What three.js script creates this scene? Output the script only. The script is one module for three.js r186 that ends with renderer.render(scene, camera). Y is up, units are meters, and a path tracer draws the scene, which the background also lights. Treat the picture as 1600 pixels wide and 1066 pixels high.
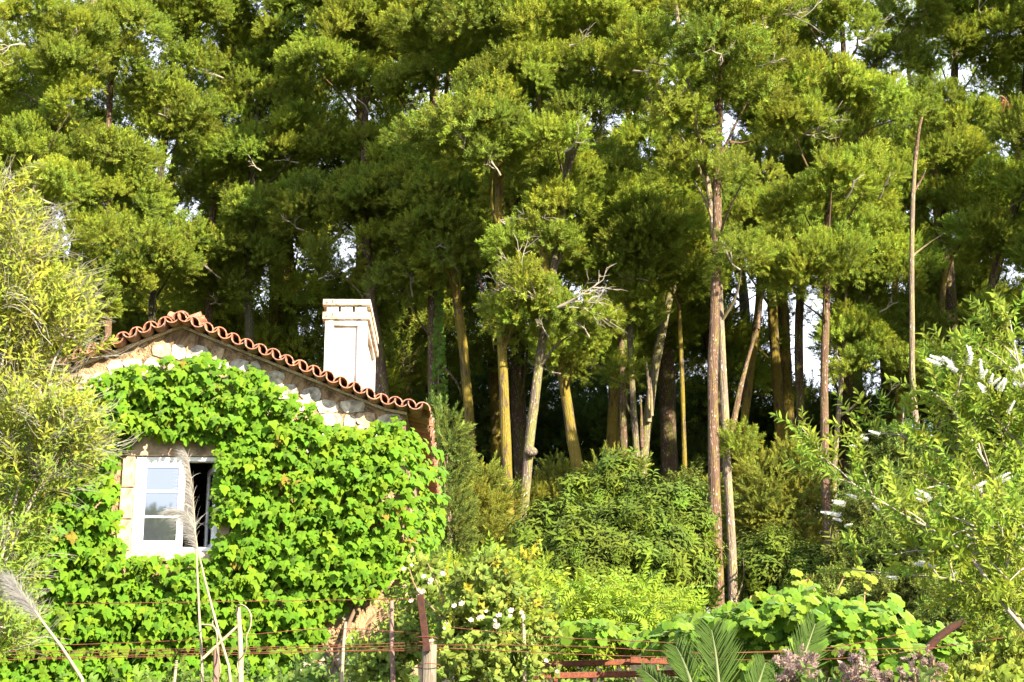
import * as THREE from 'three';
import { mergeGeometries } from 'three/addons/utils/BufferGeometryUtils.js';
import { ImprovedNoise } from 'three/addons/math/ImprovedNoise.js';

// ------------------------------------------------------------ camera, sky, sun, exposure
const scene = new THREE.Scene();
const FPX = 2600, PITCH = 15.5 * Math.PI / 180, EYE = 1.6;
const camera = new THREE.PerspectiveCamera(2 * Math.atan(533 / FPX) * 180 / Math.PI, 1600 / 1066, 0.1, 4000);
camera.position.set(0, EYE, 0);
camera.rotation.x = PITCH;
const renderer = new THREE.WebGLRenderer();
renderer.toneMapping = THREE.LinearToneMapping;
renderer.toneMappingExposure = 4.2;
renderer.shadowMap.enabled = true;
const smooth01 = (a, b, x) => { const t = Math.min(1, Math.max(0, (x - a) / (b - a))); return t * t * (3 - 2 * t); };
const SUN = new THREE.Vector3(1.15, 0.95, 1.4).normalize();
{
  const W = 256, H = 128, data = new Float32Array(W * H * 4);
  for (let r = 0; r < H; r++) for (let c = 0; c < W; c++) {
    const up = ((r + 0.5) / H - 0.5) * Math.PI, az = ((c + 0.5) / W - 0.5) * 2 * Math.PI, y = Math.sin(up);
    const d = Math.cos(up) * Math.cos(az) * SUN.x + y * SUN.y + Math.cos(up) * Math.sin(az) * SUN.z;
    const t = smooth01(0.25, 1.0, y), near = Math.exp((d - 1) * 5) * 0.35, i = (r * W + c) * 4;
    const low = y < 0 ? 0.35 : 1;
    data[i] = (0.62 * (1 - t) + 0.20 * t + near) * low;
    data[i + 1] = (0.66 * (1 - t) + 0.32 * t + near * 0.95) * low;
    data[i + 2] = (0.76 * (1 - t) + 0.60 * t + near * 0.85) * low;
    data[i + 3] = 1;
  }
  const sky = new THREE.DataTexture(data, W, H, THREE.RGBAFormat, THREE.FloatType);
  sky.mapping = THREE.EquirectangularReflectionMapping; sky.magFilter = THREE.LinearFilter; sky.needsUpdate = true;
  scene.background = sky; scene.environment = sky;
  scene.backgroundIntensity = scene.environmentIntensity = 0.8;
}
const sun = new THREE.DirectionalLight(new THREE.Color(1, 0.9, 0.70), 5);
sun.position.copy(SUN).multiplyScalar(120).add(new THREE.Vector3(0, 0, -40));
sun.target.position.set(0, 5, -40);
sun.castShadow = true; sun.shadow.mapSize.set(4096, 4096);
Object.assign(sun.shadow.camera, { left: -60, right: 60, top: 60, bottom: -60, near: 1, far: 300 });
scene.add(sun, sun.target);

// ------------------------------------------------------------ helpers
let seed = 20240611;
const rnd = () => { seed = (seed + 0x6d2b79f5) | 0; let t = Math.imul(seed ^ (seed >>> 15), 1 | seed); t = (t + Math.imul(t ^ (t >>> 7), 61 | t)) ^ t; return ((t ^ (t >>> 14)) >>> 0) / 4294967296; };
const R = (a, b) => a + (b - a) * rnd();
const gauss = () => (rnd() + rnd() + rnd() + rnd() - 2) * 0.866;
const PN = new ImprovedNoise();
const noise = (x, y = 0, z = 0) => PN.noise(x + 31.7, y + 11.3, z + 5.9);
const V = (x, y, z) => new THREE.Vector3(x, y, z);
const UPV = V(0, 1, 0);
const CP = Math.cos(PITCH), SP = Math.sin(PITCH);
function at(px, py, d) {                              // a place in the garden: sight line through (px, py), d metres out
  const v = (533 - py) / FPX, k = d / (CP - v * SP);
  return V(k * (px - 800) / FPX, EYE + k * (SP + v * CP), -d);
}
function toPx(p) {                                    // and back
  const dy = p.y - EYE, f = dy * SP - p.z * CP, u = dy * CP + p.z * SP;
  return [800 + FPX * p.x / f, 533 - FPX * u / f];
}
const mpp = (d) => d / FPX * 1.03;                    // metres per photo pixel at distance d
const smooth = (a, b, x) => { const t = Math.min(1, Math.max(0, (x - a) / (b - a))); return t * t * (3 - 2 * t); };
function terrain(x, z) {
  const d = -z;
  return 5.6 * smooth(22, 39, d) + 0.07 * Math.max(0, Math.min(d, 95) - 39) - 0.05 * Math.max(0, d - 110) * (d < 500 ? 1 : 0) - (d >= 500 ? 19.5 : 0)
    + 0.25 * noise(x * 0.13, z * 0.13) * smooth(20, 34, d);
}
const taken = new Map();
function numbered(name) { const n = taken.get(name) ?? 0; taken.set(name, n + 1); return n ? `${name}_${String(n).padStart(3, '0')}` : name; }
function thing(name, label, category, p = V(0, 0, 0), group, kind) {
  const o = new THREE.Group(); o.name = numbered(name); o.position.copy(p); scene.add(o);
  o.userData = { label, category };
  if (group) o.userData.group = group;
  if (kind) o.userData.kind = kind;
  return o;
}
function origin(parent) { const o = V(0, 0, 0); for (let p = parent; p && p !== scene; p = p.parent) o.add(p.position); return o; }
function part(name, geo, m, parent, kind) {           // geo in the parent's own coordinates
  const o = new THREE.Mesh(geo, m); o.name = name; o.castShadow = o.receiveShadow = true; parent.add(o);
  if (kind) o.userData.kind = kind;
  return o;
}
function partW(name, geo, m, parent, kind) { const o = origin(parent); geo.translate(-o.x, -o.y, -o.z); return part(name, geo, m, parent, kind); }
const merge = (list) => mergeGeometries(list.map((g) => (g.index ? g.toNonIndexed() : g)), false);

// tapered tube through points, radii per point; uv in metres
function tube(pts, radii, sides = 8, rough = 0.06, step = 0.5, cap = true) {
  const curve = new THREE.CatmullRomCurve3(pts, false, 'centripetal');
  const len = curve.getLength(), n = Math.max(2, Math.min(90, Math.max(pts.length > 3 ? 3 * pts.length : 2, Math.ceil(len / step))));
  const fr = curve.computeFrenetFrames(n, false);
  const pos = [], uv = [], idx = [], k0 = rnd() * 50;
  for (let i = 0; i <= n; i++) {
    const t = i / n, c = curve.getPointAt(t), f = curve.getUtoTmapping(t) * (pts.length - 1), a = Math.min(pts.length - 2, Math.floor(f));
    const r0 = radii[a] + (radii[a + 1] - radii[a]) * (f - a);
    for (let s = 0; s <= sides; s++) {
      const an = (s % sides) / sides * Math.PI * 2, r = r0 * (1 + rough * 2 * noise(Math.cos(an) * 1.3 + k0, t * len * 0.9, Math.sin(an) * 1.3));
      pos.push(c.x + r * (Math.cos(an) * fr.normals[i].x + Math.sin(an) * fr.binormals[i].x), c.y + r * (Math.cos(an) * fr.normals[i].y + Math.sin(an) * fr.binormals[i].y), c.z + r * (Math.cos(an) * fr.normals[i].z + Math.sin(an) * fr.binormals[i].z));
      uv.push(s / sides * 2 * Math.PI * radii[0], t * len);
    }
  }
  const w = sides + 1;
  for (let i = 0; i < n; i++) for (let s = 0; s < sides; s++) { const a = i * w + s; idx.push(a, a + 1, a + w, a + 1, a + w + 1, a + w); }
  if (cap) for (const e of [0, n]) for (let s = 1; s < sides - 1; s++) idx.push(e * w, e * w + s, e * w + s + 1);
  const g = new THREE.BufferGeometry();
  g.setAttribute('position', new THREE.Float32BufferAttribute(pos, 3)); g.setAttribute('uv', new THREE.Float32BufferAttribute(uv, 2)); g.setIndex(idx);
  g.computeVertexNormals();
  return g;
}
function roundedBox(w, h, d, b = 0.01) {              // chamfered box, centred
  const s = new THREE.Shape(); s.moveTo(-w / 2 + b, -h / 2 + b); s.lineTo(w / 2 - b, -h / 2 + b); s.lineTo(w / 2 - b, h / 2 - b); s.lineTo(-w / 2 + b, h / 2 - b); s.closePath();
  const g = new THREE.ExtrudeGeometry(s, { depth: d - 2 * b, bevelEnabled: true, bevelThickness: b, bevelSize: b, bevelSegments: 2 });
  g.translate(0, 0, -d / 2 + b); return g;
}

// ------------------------------------------------------------ textures and materials
function dataTex(n, fn, srgb = false) {
  const data = new Uint8Array(n * n * 4);
  for (let y = 0; y < n; y++) for (let x = 0; x < n; x++) {
    const c = fn(x / n, y / n), i = (y * n + x) * 4;
    for (let k = 0; k < 3; k++) data[i + k] = Math.max(0, Math.min(255, 255 * (c.length ? c[k] : c)));
    data[i + 3] = 255;
  }
  const t = new THREE.DataTexture(data, n, n, THREE.RGBAFormat);
  t.wrapS = t.wrapT = THREE.RepeatWrapping; t.magFilter = THREE.LinearFilter; t.needsUpdate = true;
  if (srgb) t.colorSpace = THREE.SRGBColorSpace;
  return t;
}
// noise that tiles: walk a torus
function tn(u, v, fu, fv, k = 0) {
  const a = u * 2 * Math.PI, b = v * 2 * Math.PI, ru = fu / 6.283, rv = fv / 6.283;
  return noise(Math.cos(a) * ru + k, Math.sin(a) * ru + Math.cos(b) * rv * 0.7071 + k * 1.7, Math.sin(b) * rv + Math.cos(b) * rv * 0.5 - k);
}
const mix3 = (a, b, t) => [0, 1, 2].map((k) => a[k] + (b[k] - a[k]) * Math.max(0, Math.min(1, t)));
function barkTex(base, dark, moss, mossAmount, lichen, k) {
  return dataTex(256, (u, v) => {
    const streak = 1.5 * tn(u, v, 26, 5, k) + tn(u, v, 60, 12, k + 9), big = tn(u, v, 4, 3, k + 3), fine = tn(u, v, 90, 70, k + 5);
    let c = mix3(base, dark, 0.45 + streak * 1.3 + big * 0.5);
    c = mix3(c, moss, smooth(0.25 - mossAmount, 0.75 - mossAmount, 0.5 + big * 1.0 + tn(u, v, 14, 9, k + 7) * 0.7));
    const l = tn(u, v, 20, 26, k + 13) + 0.5 * tn(u, v, 45, 55, k + 17);
    c = mix3(c, [0.62, 0.59, 0.50], smooth(0.42, 0.55, l) * lichen);
    return c.map((x) => 0.68 * x * (1 + fine * 0.5));
  });
}
const barkBump = dataTex(256, (u, v) => 0.5 + 0.35 * tn(u, v, 26, 5, 2) + 0.25 * tn(u, v, 60, 12, 11) + 0.15 * tn(u, v, 90, 80, 15));
function bark(base, dark, moss, ma, lichen, k) {
  const m = barkTex(base, dark, moss, ma, lichen, k); m.repeat.set(1 / 0.9, 1 / 1.8); 
  const b = barkBump.clone(); b.repeat.set(1 / 0.9, 1 / 1.8); b.needsUpdate = true;
  return new THREE.MeshStandardMaterial({ map: m, bumpMap: b, bumpScale: 0.03, roughness: 0.92 });
}
const BARK = {
  brown: bark([0.159, 0.091, 0.049], [0.09, 0.055, 0.035], [0.17, 0.15, 0.03], -0.1, 0.6, 1),
  red: bark([0.192, 0.104, 0.057], [0.11, 0.06, 0.035], [0.20, 0.16, 0.03], -0.2, 0.5, 21),
  grey: bark([0.199, 0.143, 0.095], [0.13, 0.095, 0.065], [0.22, 0.20, 0.06], -0.1, 0.7, 41),
  moss: bark([0.133, 0.085, 0.038], [0.07, 0.045, 0.022], [0.24, 0.175, 0.012], 0.26, 0.25, 61),
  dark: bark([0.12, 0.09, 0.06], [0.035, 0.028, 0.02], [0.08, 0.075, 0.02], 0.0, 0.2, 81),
  pale: bark([0.265, 0.200, 0.139], [0.22, 0.16, 0.11], [0.34, 0.27, 0.12], -0.2, 0.8, 101),
};
const twigMat = new THREE.MeshStandardMaterial({ color: new THREE.Color(0.27, 0.23, 0.18), roughness: 0.9 });
const twigDark = new THREE.MeshStandardMaterial({ color: new THREE.Color(0.16, 0.11, 0.07), roughness: 0.9 });
function leafMat(c, through = 0.35, coat = 0.0, coatRough = 0.45) {
  return new THREE.MeshPhysicalMaterial({ color: new THREE.Color(...c), roughness: 1, transmission: through, thickness: 0, side: THREE.DoubleSide, vertexColors: true, clearcoat: coat, clearcoatRoughness: coatRough, specularIntensity: 0.3 });
}

// ------------------------------------------------------------ leaves and sprays (small shared geometries)
class Faces {
  constructor() { this.p = []; this.c = []; }
  tri(a, b, c, ca, cb = ca, cc = ca) { this.p.push(a.x, a.y, a.z, b.x, b.y, b.z, c.x, c.y, c.z); for (const q of [ca, cb, cc]) this.c.push(...(q.length ? q : [q, q, q])); }
  build(smoothed = true) {
    const g = new THREE.BufferGeometry();
    g.setAttribute('position', new THREE.Float32BufferAttribute(this.p, 3)); g.setAttribute('color', new THREE.Float32BufferAttribute(this.c, 3));
    g.computeVertexNormals(); return g;
  }
}
// a lens-shaped leaf from p along dir, folded along its midrib
function blade(F, p, dir, nrm, len, wid, shade, bend = 0.15, fold = 0.25, segs = 1) {
  const side = new THREE.Vector3().crossVectors(dir, nrm).normalize(), n = new THREE.Vector3().crossVectors(side, dir).normalize();
  const mid = (t) => p.clone().addScaledVector(dir, len * t).addScaledVector(n, -bend * len * t * t);
  const edge = (t, s, w) => mid(t).addScaledVector(side, s * w).addScaledVector(n, fold * w);
  if (segs === 1) {
    const a = mid(0), b = mid(1);
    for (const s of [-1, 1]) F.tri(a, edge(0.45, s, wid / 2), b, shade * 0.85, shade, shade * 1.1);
    return;
  }
  const a = mid(0), m1 = mid(0.33), m2 = mid(0.68), b = mid(1);
  for (const s of [-1, 1]) {
    const e1 = edge(0.33, s, wid / 2), e2 = edge(0.68, s, wid * 0.4);
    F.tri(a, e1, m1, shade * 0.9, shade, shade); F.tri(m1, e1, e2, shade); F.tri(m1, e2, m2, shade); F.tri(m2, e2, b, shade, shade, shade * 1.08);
  }
}
function unit() { const y = R(-1, 1), a = R(0, Math.PI * 2), r = Math.sqrt(1 - y * y); return V(r * Math.cos(a), y, r * Math.sin(a)); }
// a spray: leaves round a twig that points along +Y
function spray({ n, len, leafLen, leafWid, open = [0.5, 1.2], droop = 0.1, segs = 1, start = 0.15, twig = true, shade = [0.8, 1.15] }) {
  const F = new Faces();
  for (let i = 0; i < n; i++) {
    const t = start + (1 - start) * (i + 0.5) / n, a = i * 2.4 + R(-0.4, 0.4), tilt = open[1] + (open[0] - open[1]) * t + R(-0.2, 0.2);
    const out = V(Math.cos(a), 0, Math.sin(a)), dir = out.clone().multiplyScalar(Math.sin(tilt)).addScaledVector(UPV, Math.cos(tilt)).normalize();
    const nrm = UPV.clone().multiplyScalar(Math.sin(tilt)).addScaledVector(out, -Math.cos(tilt)).addScaledVector(unit(), 0.35).normalize();
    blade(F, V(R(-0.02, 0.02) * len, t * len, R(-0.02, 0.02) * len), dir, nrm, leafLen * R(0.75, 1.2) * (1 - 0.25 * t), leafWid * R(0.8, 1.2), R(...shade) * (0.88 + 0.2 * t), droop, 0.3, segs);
  }
  if (twig) { const w = len * 0.014; for (let k = 0; k < 2; k++) { const s = k ? V(w, 0, 0) : V(0, 0, w); F.tri(s.clone().negate(), s, V(0, len * 0.95, 0), [0.9, 0.6, 0.5]); } }
  return F.build();
}
// a rounded clump of sprays, heaped towards +Y: many tufts in one shared geometry
function clump(tuftSpec, { n, r, low = -0.25, flat = 0.8 }) {
  const gs = [], tufts = [0, 1, 2].map(() => spray(tuftSpec));
  for (let i = 0; i < n; i++) {
    const e = unit(); if (e.y < low && rnd() < 0.8) e.y *= -1;
    const k = rnd() < 0.25 ? R(0.35, 0.7) : R(0.8, 1.08), p = V(e.x * r * k, e.y * r * flat * k, e.z * r * k), dir = e.clone().addScaledVector(UPV, 0.65).addScaledVector(unit(), 0.35).normalize(), b = R(0.82, 1.18), w = R(-0.07, 0.09);
    const g = tufts[i % 3].clone().applyMatrix4(tmpM.compose(p, aim(dir), V(1, 1, 1).multiplyScalar(R(0.75, 1.2)))), c = g.attributes.color;
    for (let j = 0; j < c.count; j++) c.setXYZ(j, c.getX(j) * b * (1 + w), c.getY(j) * b, c.getZ(j) * b * (1 - w));
    gs.push(g);
  }
  return mergeGeometries(gs);
}
function lobedLeaf(size, lobes, shade = 1, droop = 0.35, cup = 0.15) {   // flat in XY, tip towards -Y, stalk at the origin, face +Z
  const F = new Faces(), c = V(0, -size * 0.42, 0), rim = lobes.map(([x, y]) => V(x * size, y * size, 0));
  const shape = (p) => { const q = p.clone(); const t = -q.y / size; q.z = -droop * size * t * t * 0.6 - cup * Math.abs(q.x) * Math.abs(q.x) / size * 2 + 0.05 * size * Math.sin(q.x / size * 9); return q; };
  const C = shape(c); C.z += 0.02 * size;
  for (let i = 0; i < rim.length; i++) F.tri(C, shape(rim[i]), shape(rim[(i + 1) % rim.length]), shade * 0.93, shade, shade);
  return F.build();
}
const IVY = [[0, 0], [-0.2, 0.08], [-0.42, -0.02], [-0.52, -0.4], [-0.36, -0.46], [-0.24, -0.55], [-0.2, -0.75], [0, -1.05], [0.2, -0.75], [0.24, -0.55], [0.36, -0.46], [0.52, -0.4], [0.42, -0.02], [0.2, 0.08]];
const GRAPE = [[0, 0], [-0.16, 0.12], [-0.42, 0.1], [-0.58, -0.12], [-0.5, -0.26], [-0.62, -0.46], [-0.42, -0.6], [-0.34, -0.8], [-0.14, -0.82], [0, -1], [0.14, -0.82], [0.34, -0.8], [0.42, -0.6], [0.62, -0.46], [0.5, -0.26], [0.58, -0.12], [0.42, 0.1], [0.16, 0.12]];

const tmpM = new THREE.Matrix4();
function aim(dir, roll = rnd() * 6.283) {             // +Y along dir
  const q = new THREE.Quaternion().setFromUnitVectors(UPV, dir); return q.multiply(new THREE.Quaternion().setFromAxisAngle(UPV, roll));
}
function basis(yAxis, zHint) {
  const y = yAxis.clone().normalize(), x = new THREE.Vector3().crossVectors(y, zHint).normalize(), z = new THREE.Vector3().crossVectors(x, y);
  return new THREE.Quaternion().setFromRotationMatrix(new THREE.Matrix4().makeBasis(x, y, z));
}
// many copies of one spray as one part; list: {p, q, s, c}
function scatter(name, geo, m, list, parent, kind = 'stuff') {
  if (!list.length) return null;
  const o = origin(parent), im = new THREE.InstancedMesh(geo, m, list.length), sc = V(1, 1, 1), c = new THREE.Color();
  list.forEach((l, i) => {
    im.setMatrixAt(i, tmpM.compose(l.p.clone().sub(o), l.q, l.s3 ?? sc.setScalar(l.s)));
    im.setColorAt(i, c.setRGB(...(l.c ?? [1, 1, 1])));
  });
  im.name = name; im.castShadow = im.receiveShadow = true; if (kind) im.userData.kind = kind;
  parent.add(im); return im;
}
// ------------------------------------------------------------ terrain: one sheet to the horizon
{
  const xs = [], zs = [];
  for (let x = -1500; x <= 1500; x += Math.abs(x) < 60 ? 1.5 : Math.abs(x) < 200 ? 20 : 130) xs.push(x);
  for (let z = 400; z >= -2500; z -= z > 10 ? 60 : z > -110 ? 1.5 : 150) zs.push(z);
  const pos = [], uv = [], idx = [];
  zs.forEach((z) => xs.forEach((x) => { pos.push(x, terrain(x, z), z); uv.push(x, z); }));
  for (let j = 0; j < zs.length - 1; j++) for (let i = 0; i < xs.length - 1; i++) { const a = j * xs.length + i; idx.push(a, a + 1, a + xs.length, a + 1, a + xs.length + 1, a + xs.length); }
  const g = new THREE.BufferGeometry();
  g.setAttribute('position', new THREE.Float32BufferAttribute(pos, 3)); g.setAttribute('uv', new THREE.Float32BufferAttribute(uv, 2)); g.setIndex(idx); g.computeVertexNormals();
  const t = dataTex(256, (u, v) => { const n = 0.5 + tn(u, v, 8, 8, 3) + 0.6 * tn(u, v, 40, 40, 8), f = tn(u, v, 90, 90, 1); return mix3([0.20, 0.16, 0.10], [0.16, 0.20, 0.07], n).map((c) => c * (0.9 + f * 0.7)); }, true);
  t.repeat.set(1 / 4, 1 / 4);
  const o = part('ground', g, new THREE.MeshStandardMaterial({ map: t, roughness: 1 }), scene);
  o.userData = { kind: 'structure', label: 'leaf-littered sloping ground rising from the garden into the wood', category: 'ground' };
}

// ------------------------------------------------------------ the wood
const acacia = leafMat([0.25, 0.315, 0.028], 0.42, 0.05, 0.5);
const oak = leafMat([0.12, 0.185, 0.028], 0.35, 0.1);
const FINE = { n: 24, len: 0.24, leafLen: 0.105, leafWid: 0.024, open: [0.4, 1.2], droop: 0.18 }, COARSE = { n: 20, len: 0.36, leafLen: 0.15, leafWid: 0.036, open: [0.5, 1.4], droop: 0.12 };
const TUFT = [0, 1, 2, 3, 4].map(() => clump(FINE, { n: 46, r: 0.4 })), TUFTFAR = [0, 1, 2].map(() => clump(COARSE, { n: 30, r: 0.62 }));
const GAPS = [[262, 265, 10, 32], [300, 338, 16, 6], [545, 388, 17, 24], [452, 420, 16, 26], [430, 211, 9, 8], [402, 480, 5, 6], [870, 173, 9, 13], [1040, 128, 13, 32], [1134, 215, 13, 55], [1147, 195, 18, 12], [1260, 540, 28, 24], [1200, 470, 14, 14], [1163, 469, 20, 14], [1375, 560, 10, 20], [1420, 660, 8, 14], [1275, 580, 10, 20], [1590, 560, 12, 16],
  [1396, 455, 13, 32], [1409, 328, 9, 34], [1449, 277, 8, 18], [1580, 425, 14, 20], [1378, 592, 12, 26], [1592, 605, 14, 14], [80, 376, 9, 16], [1272, 470, 10, 12], [1105, 135, 9, 22], [690, 60, 8, 10], [1300, 590, 8, 18], [1490, 130, 7, 9], [955, 330, 7, 8], [1240, 590, 8, 10], [170, 100, 8, 8], [1440, 700, 12, 22], [480, 42, 7, 10], [770, 255, 8, 8], [930, 150, 7, 9], [962, 192, 8, 8], [1003, 182, 9, 14], [1062, 62, 7, 9], [1190, 62, 8, 8], [1420, 150, 8, 8], [1395, 110, 7, 8], [1500, 112, 8, 9], [1560, 255, 9, 9], [1380, 222, 9, 9], [880, 440, 8, 7], [720, 160, 8, 8], [640, 100, 7, 7], [350, 190, 7, 9], [215, 205, 6, 14], [560, 195, 7, 7], [1230, 120, 7, 7], [1470, 330, 8, 12], [1200, 235, 7, 8], [1330, 240, 6, 6], [780, 440, 6, 10], [930, 470, 7, 7], [1060, 420, 6, 9], [1520, 300, 8, 10], [1350, 120, 7, 7]];
const inGap = (p, grow = 6) => { const [x, y] = toPx(p); for (const [gx, gy, rx, ry] of GAPS) { const q = Math.hypot((x - gx) / (rx + grow), (y - gy) / (ry + grow)); if (q < 1 + 0.35 * noise(x * 0.15, y * 0.15)) return true; } return false; };

function puff(list, C, rx, ry, rz, o = {}) {          // r: the clump's own radius
  const { tone = [1, 1, 1], r = 0.38, bottom = -0.2, cover = 1.12, gaps = true } = o;
  const area = 4 * Math.PI * Math.pow((Math.pow(rx * ry, 1.6) + Math.pow(rx * rz, 1.6) + Math.pow(ry * rz, 1.6)) / 3, 1 / 1.6) * 0.68;
  const n = Math.max(3, Math.round(cover * area / (Math.PI * r * r * 0.8)));
  for (let i = 0; i < n; i++) {
    const d = unit(); if (d.y < bottom) d.y = -d.y * 0.6;
    d.normalize();
    const k = R(0.8, 1.02), S = V(C.x + d.x * rx * k, C.y + d.y * ry * k, C.z + d.z * rz * k), b = R(0.78, 1.24), warm = R(-0.12, 0.14);
    if (gaps && inGap(S, r > 0.5 ? 21 : 8)) continue;
    const axis = V(d.x * 0.6, d.y * 0.5 + 0.75, d.z * 0.6).addScaledVector(unit(), 0.3).normalize();
    if (rnd() < 0.4) {                               // loose sprays that break the outline
      const q = R(1.08, 1.4), T = V(C.x + d.x * rx * q, C.y + d.y * ry * q - 0.1, C.z + d.z * rz * q);
      if (!(gaps && inGap(T, r > 0.5 ? 16 : 5))) list.push({ p: T, q: aim(axis.clone().addScaledVector(d, 0.8).normalize()), s3: V(R(0.35, 0.6), R(0.45, 0.8), R(0.35, 0.6)), c: [tone[0] * b * (1.05 + warm), tone[1] * b * 1.05, tone[2] * b] });
    }
    list.push({ p: S, q: aim(axis), s: R(0.6, 1.25), c: [tone[0] * b * (1 + warm), tone[1] * b, tone[2] * b * (1 - warm)] });
  }
}
function limb(tree, from, to, r0, m, name = 'limb', sag = 0.2) {
  const mid = from.clone().lerp(to, 0.5); mid.y += sag * from.distanceTo(to) * R(-0.5, 1); mid.x += R(-0.15, 0.15); mid.z += R(-0.15, 0.15);
  return partW(name, tube([from, mid, to], [r0, r0 * 0.7, r0 * 0.3], 6, 0.12, 0.35), m, tree);
}
function bareTwigs(tree, from, dir, len, n, m = twigMat, name = 'bare_branch') {   // a dead branch with its twigs, one mesh
  const gs = [], grow = (p, d, l, r, depth) => {
    const a = p.clone().addScaledVector(d, l * 0.5).addScaledVector(unit(), l * 0.12), b = p.clone().addScaledVector(d, l).addScaledVector(unit(), l * 0.15);
    gs.push(tube([p, a, b], [r, r * 0.75, r * 0.4], 4, 0, 0.3, false));
    if (depth > 0) for (let k = 0; k < 3; k++) grow(k ? a.clone().lerp(b, R(0, 1)) : b, d.clone().addScaledVector(unit(), 0.75).addScaledVector(UPV, 0.1).normalize(), l * R(0.45, 0.7), r * 0.5, depth - 1);
  };
  for (let i = 0; i < n; i++) grow(from.clone(), dir.clone().addScaledVector(unit(), 0.5).normalize(), len * R(0.7, 1.1), 0.028, 2);
  return partW(name, merge(gs), m, tree);
}

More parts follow.
